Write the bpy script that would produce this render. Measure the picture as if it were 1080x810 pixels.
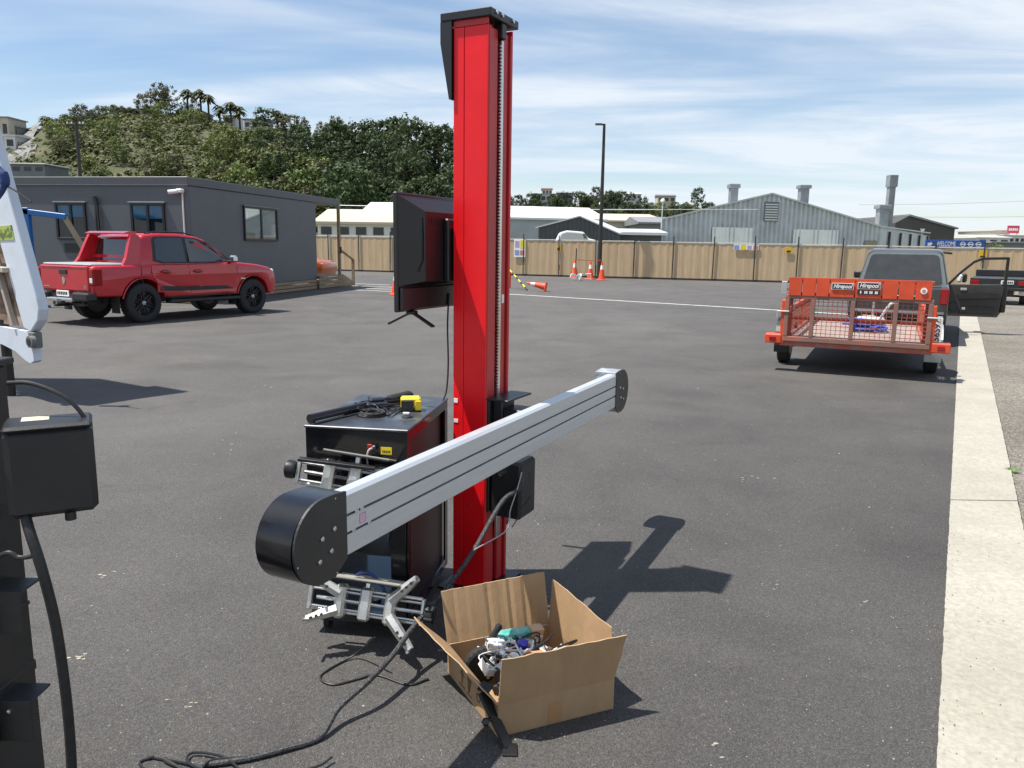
import bpy, bmesh, math, random
from mathutils import Vector, Matrix
random.seed(11)
R = random.Random(5)
S = bpy.context.scene
for o in list(bpy.data.objects): bpy.data.objects.remove(o)
COL = S.collection
rad = math.radians

# ------------------------------------------------------------------ camera
FPX, CAM_H = 820.0, 1.62
PITCH, ROLL = math.atan(145.5 / FPX), 0.0146
cd = bpy.data.cameras.new('camera'); cam = bpy.data.objects.new('camera', cd); COL.objects.link(cam)
cd.sensor_width = 36; cd.lens = FPX / 1080 * 36; cd.clip_start = 0.05; cd.clip_end = 6000
CM = Matrix.Translation((0, 0, CAM_H)) @ Matrix.Rotation(math.pi/2 - PITCH, 4, 'X') @ Matrix.Rotation(ROLL, 4, 'Z')
cam.matrix_world = CM
S.camera = cam

# ------------------------------------------------------------------ sky, sun, exposure
SUN_EL, SUN_AZ = rad(66.5), math.atan2(-0.05, -1.0)      # azimuth of the direction TO the sun, from +X
w = bpy.data.worlds.new('World'); S.world = w; w.use_nodes = True
nt = w.node_tree; N = nt.nodes; L = nt.links
for n in list(N): N.remove(n)
sky = N.new('ShaderNodeTexSky'); sky.sky_type = 'NISHITA'; sky.sun_disc = False
sky.sun_elevation = SUN_EL; sky.sun_rotation = math.pi/2 - SUN_AZ
sky.air_density = 1.0; sky.dust_density = 0.3; sky.ozone_density = 1.6
bg = N.new('ShaderNodeBackground'); bg.inputs['Strength'].default_value = 0.080
out = N.new('ShaderNodeOutputWorld')
tc = N.new('ShaderNodeTexCoord'); sp = N.new('ShaderNodeSeparateXYZ'); L.new(tc.outputs['Generated'], sp.inputs[0])
def mth(op, a=None, b=None, va=0.0, vb=0.0, c=None):
    m = N.new('ShaderNodeMath'); m.operation = op
    m.inputs[0].default_value = va; m.inputs[1].default_value = vb
    if a is not None: L.new(a, m.inputs[0])
    if b is not None: L.new(b, m.inputs[1])
    return m.outputs[0]
zz = mth('ADD', mth('MAXIMUM', sp.outputs['Z'], vb=0.0), vb=0.09)     # a cloud layer seen in perspective
cx = mth('DIVIDE', sp.outputs['X'], zz); cy = mth('DIVIDE', sp.outputs['Y'], zz)
cmb = N.new('ShaderNodeCombineXYZ'); L.new(cx, cmb.inputs[0]); L.new(cy, cmb.inputs[1])
def wnoise(scale, det, rough, dist, rot, sc):
    mp = N.new('ShaderNodeMapping'); mp.inputs['Rotation'].default_value = (0, 0, rot); mp.inputs['Scale'].default_value = sc
    mp.inputs['Location'].default_value = (3.1, 1.7, 0.4)
    L.new(cmb.outputs[0], mp.inputs[0])
    t = N.new('ShaderNodeTexNoise'); t.inputs['Scale'].default_value = scale; t.inputs['Detail'].default_value = det
    t.inputs['Roughness'].default_value = rough; t.inputs['Distortion'].default_value = dist
    L.new(mp.outputs[0], t.inputs['Vector']); return t.outputs['Fac']
def ramp(src, p0, p1, c0=(0, 0, 0, 1), c1=(1, 1, 1, 1)):
    r = N.new('ShaderNodeValToRGB'); r.color_ramp.elements[0].position = p0; r.color_ramp.elements[1].position = p1
    r.color_ramp.elements[0].color = c0; r.color_ramp.elements[1].color = c1
    r.color_ramp.interpolation = 'EASE'; L.new(src, r.inputs[0]); return r.outputs['Color']
big = ramp(wnoise(0.42, 5, 0.52, 0.7, 0.35, (0.75, 1.35, 1)), 0.33, 0.58)
fine = ramp(wnoise(0.95, 9, 0.60, 1.3, 0.55, (0.55, 1.5, 1)), 0.28, 0.72)
cov = mth('MULTIPLY', mth('ADD', mth('MULTIPLY', big, vb=0.40), mth('MULTIPLY', mth('MULTIPLY', big, fine), vb=0.85)), vb=0.70)
hz = mth('MULTIPLY', mth('POWER', mth('SUBTRACT', None, mth('MAXIMUM', sp.outputs['Z'], vb=0.0), va=1.0), vb=9.0), vb=0.40)
cov = mth('MINIMUM', mth('ADD', mth('ADD', cov, hz), vb=0.09), vb=0.92)
mx = N.new('ShaderNodeMixRGB'); L.new(cov, mx.inputs[0]); hsv = N.new('ShaderNodeHueSaturation'); hsv.inputs['Saturation'].default_value = 1.22; hsv.inputs['Value'].default_value = 1.12
L.new(sky.outputs[0], hsv.inputs['Color']); L.new(hsv.outputs[0], mx.inputs[1])
mx.inputs[2].default_value = (7.2, 7.75, 8.4, 1)
L.new(mx.outputs[0], bg.inputs['Color']); L.new(bg.outputs[0], out.inputs['Surface'])

sd = bpy.data.lights.new('sun', 'SUN'); sd.energy = 5.0; sd.angle = rad(0.53); sd.color = (1.0, 0.955, 0.89)
sun = bpy.data.objects.new('sun', sd); COL.objects.link(sun)
tosun = Vector((math.cos(SUN_EL)*math.cos(SUN_AZ), math.cos(SUN_EL)*math.sin(SUN_AZ), math.sin(SUN_EL)))
sun.rotation_euler = (-tosun).to_track_quat('-Z', 'Y').to_euler(); sun.location = (0, 0, 60)
S.view_settings.view_transform = 'Standard'; S.view_settings.look = 'None'
S.view_settings.exposure = 0.6; S.view_settings.gamma = 1
S.render.resolution_x = 1024; S.render.resolution_y = 768
S.render.engine = 'CYCLES'

# where a photograph point lies in the world: on a level plane (gp) or at a distance (at)
def _ray(x, y): return CM.to_3x3() @ Vector(((x-540)/FPX, (405-y)/FPX, -1))
def gp(x, y, z=0.0):
    d = _ray(x, y); return Vector((0, 0, CAM_H)) + d * ((z-CAM_H)/d.z)
def at(x, y, Y):
    d = _ray(x, y); return Vector((0, 0, CAM_H)) + d * (Y/d.y)
def heading(hx, hy): return math.atan2(-hx, hy)

# ------------------------------------------------------------------ materials
MATS = {}
def mat(name, col, rough=0.5, metal=0.0, var=0.12, scale=6.0, bump=0.0, bscale=80.0, coat=0.0, spec=0.5,
        col2=None, p0=0.35, p1=0.7, ior=None, rvar=0.0, det=5.0, objrand=0.0, stretch=None):
    if name in MATS: return MATS[name]
    m = bpy.data.materials.new(name); m.use_nodes = True; MATS[name] = m
    t = m.node_tree; b = t.nodes['Principled BSDF']
    b.inputs['Roughness'].default_value = rough; b.inputs['Metallic'].default_value = metal
    b.inputs['Specular IOR Level'].default_value = spec
    if ior: b.inputs['IOR'].default_value = ior
    if coat: b.inputs['Coat Weight'].default_value = coat; b.inputs['Coat Roughness'].default_value = 0.04
    c = t.nodes.new('ShaderNodeTexCoord'); vec = c.outputs['Object']
    if stretch:
        mp = t.nodes.new('ShaderNodeMapping'); mp.inputs['Scale'].default_value = stretch
        t.links.new(vec, mp.inputs[0]); vec = mp.outputs[0]
    n = t.nodes.new('ShaderNodeTexNoise'); n.inputs['Scale'].default_value = scale; n.inputs['Detail'].default_value = det
    n.inputs['Roughness'].default_value = 0.6
    t.links.new(vec, n.inputs['Vector'])
    r = t.nodes.new('ShaderNodeValToRGB'); r.color_ramp.elements[0].position = p0; r.color_ramp.elements[1].position = p1
    ca = tuple(max(0, x*(1-var)) for x in col); cb = tuple(min(1, x*(1+var)) for x in col) if col2 is None else col2
    if col2 is not None: ca = col
    r.color_ramp.elements[0].color = (*ca, 1); r.color_ramp.elements[1].color = (*cb, 1)
    t.links.new(n.outputs['Fac'], r.inputs[0]); cout = r.outputs['Color']
    if objrand:
        oi = t.nodes.new('ShaderNodeObjectInfo'); hs = t.nodes.new('ShaderNodeHueSaturation')
        mr = t.nodes.new('ShaderNodeMapRange'); mr.inputs[3].default_value = 1-objrand; mr.inputs[4].default_value = 1+objrand
        t.links.new(oi.outputs['Random'], mr.inputs[0]); t.links.new(mr.outputs[0], hs.inputs['Value'])
        mh = t.nodes.new('ShaderNodeMapRange'); mh.inputs[3].default_value = 0.5-objrand*0.05; mh.inputs[4].default_value = 0.5+objrand*0.05
        wn = t.nodes.new('ShaderNodeTexWhiteNoise'); wn.noise_dimensions = '1D'
        t.links.new(oi.outputs['Random'], wn.inputs['W']); t.links.new(wn.outputs['Value'], mh.inputs[0]); t.links.new(mh.outputs[0], hs.inputs['Hue'])
        t.links.new(cout, hs.inputs['Color']); cout = hs.outputs['Color']
    t.links.new(cout, b.inputs['Base Color'])
    if rvar:
        m2 = t.nodes.new('ShaderNodeMapRange'); m2.inputs[3].default_value = max(0, rough-rvar); m2.inputs[4].default_value = rough+rvar
        t.links.new(n.outputs['Fac'], m2.inputs[0]); t.links.new(m2.outputs[0], b.inputs['Roughness'])
    if bump:
        n2 = t.nodes.new('ShaderNodeTexNoise'); n2.inputs['Scale'].default_value = bscale; n2.inputs['Detail'].default_value = 3
        t.links.new(vec, n2.inputs['Vector'])
        bp = t.nodes.new('ShaderNodeBump'); bp.inputs['Strength'].default_value = bump; bp.inputs['Distance'].default_value = 0.01
        t.links.new(n2.outputs['Fac'], bp.inputs['Height']); t.links.new(bp.outputs[0], b.inputs['Normal'])
    return m

def leafmat(name, c0, c1, rand=0.25):
    m = mat(name, c0, 0.62, col2=c1, scale=1.1, p0=0.3, p1=0.7, objrand=rand, spec=0.25)
    t = m.node_tree; b = t.nodes['Principled BSDF']; o = t.nodes['Material Output']
    tr = t.nodes.new('ShaderNodeBsdfTranslucent'); ms = t.nodes.new('ShaderNodeMixShader'); ms.inputs[0].default_value = 0.22
    src = b.inputs['Base Color'].links[0].from_socket
    t.links.new(src, tr.inputs['Color']); t.links.new(b.outputs[0], ms.inputs[1]); t.links.new(tr.outputs[0], ms.inputs[2])
    t.links.new(ms.outputs[0], o.inputs['Surface']); return m

M_BLACKPC = mat('black_powder_coat', (0.012, 0.012, 0.013), 0.38, var=0.3, bump=0.12, bscale=500)
M_BLACKPL = mat('black_plastic', (0.016, 0.016, 0.018), 0.42, var=0.25, bump=0.08, bscale=300)
M_GLOSSBLK = mat('gloss_black', (0.012, 0.012, 0.014), 0.16, var=0.3, bump=0.0)
M_RUBBER = mat('rubber', (0.018, 0.018, 0.018), 0.8, var=0.3, bump=0.2, bscale=90)
M_REDPC = mat('red_enamel', (0.80, 0.008, 0.014), 0.32, var=0.07, scale=5, bump=0.03, bscale=30, spec=0.4, rvar=.12)
M_REDDULL = mat('red_rail_enamel', (0.46, 0.022, 0.024), 0.42, var=0.12, scale=4, bump=0.04, bscale=60)
M_ALU = mat('anodised_aluminium', (0.60, 0.63, 0.66), 0.38, metal=0.45, var=0.05, scale=14, stretch=(0.3, 0.3, 12), rvar=0.08, spec=0.5)
M_STEEL = mat('bright_steel', (0.62, 0.62, 0.60), 0.28, metal=1.0, var=0.1, scale=30, rvar=0.1)
M_CASTAL = mat('cast_aluminium', (0.66, 0.65, 0.61), 0.36, metal=0.8, var=0.12, scale=25, bump=0.1, bscale=200, rvar=0.1)
M_CHROME = mat('chrome', (0.8, 0.8, 0.8), 0.1, metal=1.0, var=0.05)
M_CARD = mat('cardboard', (0.36, 0.235, 0.13), 0.85, var=0.1, scale=9, bump=0.15, bscale=60, stretch=(1, 1, 0.4), spec=0.2)
M_CARDIN = mat('cardboard_edge', (0.42, 0.29, 0.17), 0.9, var=0.15, scale=60, spec=0.2)
M_TAPE = mat('packing_tape', (0.36, 0.20, 0.09), 0.3, var=0.1)
M_WHITEPL = mat('white_plastic', (0.72, 0.72, 0.69), 0.45, var=0.08)
M_WHITEPT = mat('white_paint', (0.66, 0.69, 0.74), 0.4, var=0.07, scale=5, bump=0.05, bscale=25)
M_YELLOW = mat('yellow_plastic', (0.75, 0.53, 0.02), 0.4, var=0.08)
M_PAPER = mat('white_paper', (0.8, 0.8, 0.78), 0.7, var=0.05)
M_GLASS = mat('window_glass', (0.010, 0.014, 0.018), 0.04, var=0.2, spec=0.5, ior=1.5)
M_CARGLASS = mat('tinted_glass', (0.008, 0.010, 0.011), 0.05, var=0.2, spec=0.6, ior=1.8)
M_CARRED = mat('red_car_paint', (0.47, 0.008, 0.018), 0.32, var=0.05, scale=2, coat=0.8, metal=0.1)
M_CARGREY = mat('grey_green_car_paint', (0.055, 0.060, 0.060), 0.35, var=0.08, scale=2, coat=0.6, metal=0.3)
M_TAILRED = mat('tail_lamp_red', (0.28, 0.005, 0.008), 0.15, var=0.2, scale=30)
M_ORANGE = mat('orange_red_paint', (0.62, 0.070, 0.020), 0.5, var=0.14, scale=4, bump=0.06, bscale=30)
M_RUSTRED = mat('worn_red_steel', (0.40, 0.075, 0.045), 0.7, col2=(0.26, 0.15, 0.12), scale=5, p0=0.4, p1=0.62, bump=0.15, bscale=60)
M_WORNPOST = mat('scuffed_gate_steel', (0.20, 0.11, 0.085), 0.7, col2=(0.42, 0.11, 0.07), scale=3, p0=0.45, p1=0.75, bump=0.12, bscale=60)
M_CONE = mat('cone_orange', (0.80, 0.085, 0.025), 0.5, var=0.1)
M_WIRE = mat('black_cable', (0.014, 0.014, 0.015), 0.5, var=0.4, scale=60)
M_SLEEVE = mat('braided_cable_sleeve', (0.02, 0.02, 0.021), 0.55, col2=(0.10, 0.10, 0.10), scale=120, p0=0.45, p1=0.72, bump=0.4, bscale=260)
M_GALV = mat('galvanised_steel', (0.50, 0.52, 0.53), 0.5, metal=0.5, var=0.14, scale=4, bump=0.05)
M_DARKPOST = mat('dark_post_paint', (0.028, 0.024, 0.022), 0.55, var=0.25)
M_WOOD = mat('weathered_timber', (0.30, 0.22, 0.14), 0.8, var=0.3, scale=5, stretch=(1, 1, 12), bump=0.2, bscale=60)

# ------------------------------------------------------------------ mesh building
class MB:
    def __init__(s): s.v = []; s.f = []; s.sm = []; s.mi = []
    def add(s, vs, fs, smooth=False, mi=0):
        k = len(s.v); s.v += [Vector(q) for q in vs]
        for q in fs: s.f.append([i+k for i in q]); s.sm.append(smooth); s.mi.append(mi)
        return s
    def box(s, x0, x1, y0, y1, z0, z1, b=0.0, M=None, mi=0):
        if x0 > x1: x0, x1 = x1, x0
        if y0 > y1: y0, y1 = y1, y0
        if z0 > z1: z0, z1 = z1, z0
        b = min(b, (x1-x0)*.45, (y1-y0)*.45, (z1-z0)*.45)
        if b <= 0:
            vs = [(x, y, z) for x in (x0, x1) for y in (y0, y1) for z in (z0, z1)]
            fs = [(0, 1, 3, 2), (4, 6, 7, 5), (0, 4, 5, 1), (2, 3, 7, 6), (0, 2, 6, 4), (1, 5, 7, 3)]
        else:
            vs = []; idx = {}
            lo = (x0, y0, z0); hi = (x1, y1, z1)
            for sx in (0, 1):
                for sy in (0, 1):
                    for sz in (0, 1):
                        c = [(hi if q else lo)[i] for i, q in enumerate((sx, sy, sz))]
                        for ax in range(3):
                            p = list(c)
                            for i, q in enumerate((sx, sy, sz)):
                                if i != ax: p[i] += -b if q else b
                            idx[(sx, sy, sz, ax)] = len(vs); vs.append(p)
            g = lambda a, b_, c, ax: idx[(a, b_, c, ax)]
            fs = []
            for q in (0, 1):
                fs.append([g(q, 0, 0, 0), g(q, 1, 0, 0), g(q, 1, 1, 0), g(q, 0, 1, 0)])
                fs.append([g(0, q, 0, 1), g(1, q, 0, 1), g(1, q, 1, 1), g(0, q, 1, 1)])
                fs.append([g(0, 0, q, 2), g(1, 0, q, 2), g(1, 1, q, 2), g(0, 1, q, 2)])
                for r_ in (0, 1):
                    fs.append([g(0, q, r_, 1), g(1, q, r_, 1), g(1, q, r_, 2), g(0, q, r_, 2)])
                    fs.append([g(q, 0, r_, 0), g(q, 1, r_, 0), g(q, 1, r_, 2), g(q, 0, r_, 2)])
                    fs.append([g(q, r_, 0, 0), g(q, r_, 1, 0), g(q, r_, 1, 1), g(q, r_, 0, 1)])
                    for t_ in (0, 1): fs.append([g(q, r_, t_, 0), g(q, r_, t_, 1), g(q, r_, t_, 2)])
        if M is not None: vs = [M @ Vector(p) for p in vs]
        return s.add(vs, fs, False, mi)
    def prism(s, poly, ax, a, b, mi=0, M=None):
        def P(p, t): return {'x': (t, p[0], p[1]), 'y': (p[0], t, p[1]), 'z': (p[0], p[1], t)}[ax]
        n = len(poly); vs = [P(p, a) for p in poly] + [P(p, b) for p in poly]
        if M is not None: vs = [M @ Vector(q) for q in vs]
        fs = [list(range(n))[::-1], list(range(n, 2*n))] + [[i, (i+1) % n, (i+1) % n+n, i+n] for i in range(n)]
        return s.add(vs, fs, False, mi)
    def tube(s, pts, r, n=8, mi=0):
        pts = [Vector(p) for p in pts]; m = len(pts)
        rs = r if isinstance(r, (list, tuple)) else [r]*m
        tg = []
        for i in range(m):
            d = pts[min(i+1, m-1)] - pts[max(i-1, 0)]
            tg.append(d.normalized() if d.length > 1e-9 else Vector((0, 0, 1)))
        up = Vector((0, 0, 1)) if abs(tg[0].z) < .9 else Vector((1, 0, 0))
        u = tg[0].cross(up).normalized(); vs = []
        for i in range(m):
            u = (u - tg[i]*u.dot(tg[i])); u = u.normalized() if u.length > 1e-6 else tg[i].orthogonal().normalized()
            v = tg[i].cross(u)
            for k in range(n):
                a = 2*math.pi*k/n; vs.append(pts[i] + (u*math.cos(a) + v*math.sin(a))*rs[i])
        fs = [[i*n+k, i*n+(k+1) % n, (i+1)*n+(k+1) % n, (i+1)*n+k] for i in range(m-1) for k in range(n)]
        s.add(vs, fs, True, mi)
        k0 = len(s.v) - m*n
        s.f.append([k0+i for i in range(n)][::-1]); s.sm.append(False); s.mi.append(mi)
        s.f.append([k0+(m-1)*n+i for i in range(n)]); s.sm.append(False); s.mi.append(mi)
        return s
    def lathe(s, prof, c=(0, 0, 0), ax='z', n=24, mi=0, M=None):
        c = Vector(c); vs = []
        for r, h in prof:
            for k in range(n):
                a = 2*math.pi*k/n; x, y = r*math.cos(a), r*math.sin(a)
                p = {'z': (x, y, h), 'x': (h, x, y), 'y': (x, h, y)}[ax]
                vs.append(c + Vector(p))
        if M is not None: vs = [M @ q for q in vs]
        m = len(prof); ring = prof[0] == prof[-1]
        fs = [[i*n+k, i*n+(k+1) % n, (i+1)*n+(k+1) % n, (i+1)*n+k] for i in range(m-1) for k in range(n)]
        k0 = len(s.v); s.add(vs, fs, True, mi)
        for i in (0, m-1):
            if not ring and prof[i][0] > 1e-6: s.f.append([k0+i*n+k for k in range(n)]); s.sm.append(False); s.mi.append(mi)
        return s
    def rod(s, a, b, r, n=8, mi=0): return s.tube([a, b], r, n, mi)
    def beam(s, a, b, w, h, mi=0, roll=0.0):
        a, b = Vector(a), Vector(b); d = b-a; q = d.to_track_quat('X', 'Z').to_matrix().to_4x4()
        return s.box(0, d.length, -w/2, w/2, -h/2, h/2, min(w, h)*.08, Matrix.Translation(a) @ q @ Matrix.Rotation(roll, 4, 'X'), mi)
    def build(s, name, mats, parent=None, ang=35, recalc=True):
        me = bpy.data.meshes.new(name); me.from_pydata([tuple(p) for p in s.v], [], s.f)
        for m_ in (mats if isinstance(mats, (list, tuple)) else [mats]): me.materials.append(m_)
        if recalc:
            bm = bmesh.new(); bm.from_mesh(me); bmesh.ops.recalc_face_normals(bm, faces=bm.faces[:]); bm.to_mesh(me); bm.free()
        me.polygons.foreach_set('use_smooth', s.sm); me.polygons.foreach_set('material_index', s.mi)
        if any(s.sm): me.set_sharp_from_angle(angle=rad(ang))
        me.update()
        o = bpy.data.objects.new(name, me); COL.objects.link(o)
        if parent is not None: o.parent = parent
        return o

def tag(o, label=None, cat=None, group=None, kind=None):
    if label: o['label'] = label
    if cat: o['category'] = cat
    if group: o['group'] = group
    if kind: o['kind'] = kind
    return o
def thing(name, label, cat, loc=(0, 0, 0), rz=0.0, group=None):
    o = bpy.data.objects.new(name, None); COL.objects.link(o); o.empty_display_size = 0.1
    o.location = loc; o.rotation_euler = (0, 0, rz)
    return tag(o, label, cat, group)
def part(name, mats, parent, fn, ang=35):
    m = MB(); fn(m); return m.build(name, mats, parent, ang)
def kids(o): return [c for c in COL.objects if c.parent == o]
def share(o, parent, M=None, loc=None, name=None):
    c = o.copy(); COL.objects.link(c); c.parent = parent
    if loc is not None: c.location = loc
    if M is not None: c.matrix_local = M
    return c
def copy_tree(o, tree, parent=None):
    c = o.copy(); COL.objects.link(c); c.parent = parent
    for ch in tree.get(o.name, []): copy_tree(ch, tree, c)
    return c
def tree_of(root):
    t = {}
    for o in COL.objects:
        if o.parent is not None: t.setdefault(o.parent.name, []).append(o)
    return t
def text_mesh(name, s, size, m, parent, M, extrude=0.001, shear=0.0, bold=0.0, align='CENTER', width=None):
    cu = bpy.data.curves.new('t', 'FONT'); cu.body = s; cu.size = size; cu.extrude = extrude; cu.shear = shear; cu.offset = bold
    cu.align_x = align; cu.align_y = 'CENTER'; cu.resolution_u = 3
    o = bpy.data.objects.new('t', cu); COL.objects.link(o)
    me = bpy.data.meshes.new_from_object(o.evaluated_get(bpy.context.evaluated_depsgraph_get()))
    bpy.data.objects.remove(o); bpy.data.curves.remove(cu)
    if width:
        xs = [v.co.x for v in me.vertices]; k = width/(max(xs)-min(xs))
        for v in me.vertices: v.co.x *= k
    me.materials.clear(); me.materials.append(m)
    r = bpy.data.objects.new(name, me); COL.objects.link(r); r.parent = parent; r.matrix_local = M
    return r
def frame(o, x, y, z):       # matrix from origin and axes
    x, y, z = Vector(x).normalized(), Vector(y).normalized(), Vector(z).normalized()
    return Matrix(((x.x, y.x, z.x, o[0]), (x.y, y.y, z.y, o[1]), (x.z, y.z, z.z, o[2]), (0, 0, 0, 1)))
def spline(pts, k=6):
    P = [Vector(p) for p in pts]; P = [P[0]*2-P[1]] + P + [P[-1]*2-P[-2]]; o = []
    for i in range(1, len(P)-2):
        for j in range(k):
            t = j/k; a, b, c, d = P[i-1], P[i], P[i+1], P[i+2]
            o.append(0.5*((2*b) + (c-a)*t + (2*a-5*b+4*c-d)*t*t + (3*b-a-3*c+d)*t**3))
    o.append(P[-2]); return o
def puff(m, outline, hw, layers, mi=0, smooth=True):
    """outline (y,z) counter-clockwise, hw(y,z) half width, layers (depth from the side, inset)"""
    n = len(outline); nor = []
    for i in range(n):
        a, b, c = outline[i-1], outline[i], outline[(i+1) % n]
        e1 = Vector((b[0]-a[0], b[1]-a[1])); e2 = Vector((c[0]-b[0], c[1]-b[1]))
        e1 = e1.normalized() if e1.length else e1; e2 = e2.normalized() if e2.length else e2
        q = Vector((e1.y+e2.y, -e1.x-e2.x)); q = q.normalized() if q.length > 1e-6 else Vector((e1.y, -e1.x))
        nor.append(q)
    rings = []
    for side in (-1, 1):
        ls = layers if side < 0 else layers[::-1]
        for d, ins in ls:
            ring = []
            for (y, z), q in zip(outline, nor):
                yy, zz_ = y-q.x*ins, z-q.y*ins
                ring.append((side*(hw(yy, zz_)-d), yy, zz_))
            rings.append(ring)
    vs = [p for r_ in rings for p in r_]; k = len(rings)
    fs = [[i*n+j, i*n+(j+1) % n, (i+1)*n+(j+1) % n, (i+1)*n+j] for i in range(k-1) for j in range(n)]
    m.add(vs, fs, smooth, mi); k0 = len(m.v)-len(vs)
    for b in (0, k-1): m.f.append([k0+b*n+j for j in range(n)]); m.sm.append(smooth); m.mi.append(mi)
    return m
def arc(cx, cy, r, a0, a1, n): return [(cx+r*math.cos(rad(a0+(a1-a0)*i/n)), cy+r*math.sin(rad(a0+(a1-a0)*i/n))) for i in range(n+1)]

# ================================================================== ground
def nodemat(name, rough):
    m = bpy.data.materials.new(name); m.use_nodes = True; MATS[name] = m
    t = m.node_tree; b = t.nodes['Principled BSDF']; b.inputs['Roughness'].default_value = rough
    c = t.nodes.new('ShaderNodeTexCoord')
    def noise(scale, det=4, rough_=0.55, stretch=None, dist=0.0, rot=0.0):
        v = c.outputs['Object']
        if stretch or rot:
            mp = t.nodes.new('ShaderNodeMapping'); mp.inputs['Scale'].default_value = stretch or (1, 1, 1); mp.inputs['Rotation'].default_value = (0, 0, rot)
            t.links.new(v, mp.inputs[0]); v = mp.outputs[0]
        n = t.nodes.new('ShaderNodeTexNoise'); n.inputs['Scale'].default_value = scale; n.inputs['Detail'].default_value = det
        n.inputs['Roughness'].default_value = rough_; n.inputs['Distortion'].default_value = dist
        t.links.new(v, n.inputs['Vector']); return n.outputs['Fac']
    def voro(scale):
        n = t.nodes.new('ShaderNodeTexVoronoi'); n.inputs['Scale'].default_value = scale
        t.links.new(c.outputs['Object'], n.inputs['Vector']); return n
    def rmp(src, stops):
        r = t.nodes.new('ShaderNodeValToRGB'); e = r.color_ramp.elements
        while len(e) < len(stops): e.new(0.5)
        for q, (p, cc) in zip(e, stops): q.position = p; q.color = (*cc, 1) if len(cc) == 3 else cc
        t.links.new(src, r.inputs[0]); return r.outputs['Color']
    def mix(fac, a, b_, mode='MIX'):
        x = t.nodes.new('ShaderNodeMixRGB'); x.blend_type = mode
        for i, q in enumerate((fac, a, b_)):
            if isinstance(q, (int, float)): x.inputs[i].default_value = q
            elif isinstance(q, tuple): x.inputs[i].default_value = (*q, 1)
            else: t.links.new(q, x.inputs[i])
        return x.outputs[0]
    def bump(src, st, dist):
        bp = t.nodes.new('ShaderNodeBump'); bp.inputs['Strength'].default_value = st; bp.inputs['Distance'].default_value = dist
        t.links.new(src, bp.inputs['Height']); t.links.new(bp.outputs[0], b.inputs['Normal'])
    return m, t, b, noise, voro, rmp, mix, bump
G3 = lambda v: (v, v, v)

M_ASPH, t, b, noise, voro, rmp, mix, bump = nodemat('asphalt', 0.78)
v1 = voro(210)
agg = rmp(v1.outputs['Color'], [(0.0, G3(0.50)), (0.5, G3(0.92)), (0.80, G3(1.25)), (0.93, G3(1.6)), (1.0, G3(2.7))])
base = rmp(noise(0.09, 3, 0.5), [(0.35, (0.070, 0.0665, 0.063)), (0.65, (0.091, 0.086, 0.080))])
st = rmp(noise(0.9, 6, 0.62, dist=0.6), [(0.3, G3(0.80)), (0.5, G3(1.0)), (0.75, G3(1.16))])
sw = rmp(noise(0.5, 5, 0.6, stretch=(0.35, 2.4, 1), rot=0.5), [(0.3, G3(0.95)), (0.7, G3(1.05))])
dust = rmp(noise(0.33, 7, 0.66, dist=0.4), [(0.52, G3(0)), (0.80, G3(0.42))])
spot = rmp(noise(5.5, 4, 0.6), [(0.68, G3(0)), (0.78, G3(0.35))])
# the newer, darker half of the sealing lies beside the concrete edge
sepx = t.nodes.new('ShaderNodeSeparateXYZ'); tcx = t.nodes.new('ShaderNodeTexCoord'); t.links.new(tcx.outputs['Object'], sepx.inputs[0])
q1 = t.nodes.new('ShaderNodeMath'); q1.operation = 'MULTIPLY_ADD'; q1.inputs[1].default_value = -0.573; t.links.new(sepx.outputs['Y'], q1.inputs[0]); t.links.new(sepx.outputs['X'], q1.inputs[2])
q2 = t.nodes.new('ShaderNodeMapRange'); q2.inputs[1].default_value = -6.5; q2.inputs[2].default_value = 0.0; q2.inputs[3].default_value = 1.25; q2.inputs[4].default_value = 0.86
t.links.new(q1.outputs[0], q2.inputs[0])
cc = mix(1.0, mix(1.0, mix(1.0, base, agg, 'MULTIPLY'), st, 'MULTIPLY'), sw, 'MULTIPLY')
cc = mix(1.0, cc, q2.outputs[0], 'MULTIPLY')
cc = mix(dust, cc, (0.17, 0.155, 0.135)); cc = mix(spot, cc, (0.20, 0.18, 0.15))
oil = rmp(noise(1.7, 5, .6, dist=.8), [(0.66, G3(0)), (0.74, G3(.45))]); cc = mix(oil, cc, (0.028, 0.027, 0.027))
scf = rmp(noise(9, 5, .65, stretch=(.7, 2.6, 1), rot=-.6), [(0.70, G3(0)), (0.78, G3(.5))]); cc = mix(scf, cc, (0.19, 0.178, 0.16))
t.links.new(cc, b.inputs['Base Color']); bump(v1.outputs['Distance'], 0.6, 0.006); b.inputs['Specular IOR Level'].default_value = 0.35

M_CONC, t, b, noise, voro, rmp, mix, bump = nodemat('concrete', 0.85)
cc = rmp(noise(1.3, 7, 0.65), [(0.3, (0.30, 0.28, 0.23)), (0.7, (0.385, 0.36, 0.305))])
cc = mix(1.0, cc, rmp(noise(45, 3), [(0.3, G3(0.85)), (0.7, G3(1.12))]), 'MULTIPLY')
cc = mix(rmp(noise(2.6, 8, 0.75), [(0.62, G3(0)), (0.72, G3(0.5))]), cc, (0.2, 0.18, 0.15))
t.links.new(cc, b.inputs['Base Color']); bump(noise(70, 4), 0.35, 0.006)

M_GRAV, t, b, noise, voro, rmp, mix, bump = nodemat('packed_gravel', 0.95)
v1 = voro(55)
cc = rmp(noise(0.5, 6, 0.6), [(0.3, (0.15, 0.135, 0.11)), (0.7, (0.23, 0.21, 0.175))])
cc = mix(1.0, cc, rmp(v1.outputs['Color'], [(0, G3(0.55)), (0.6, G3(1.0)), (1, G3(1.7))]), 'MULTIPLY')
t.links.new(cc, b.inputs['Base Color']); bump(v1.outputs['Distance'], 0.8, 0.02)

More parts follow.
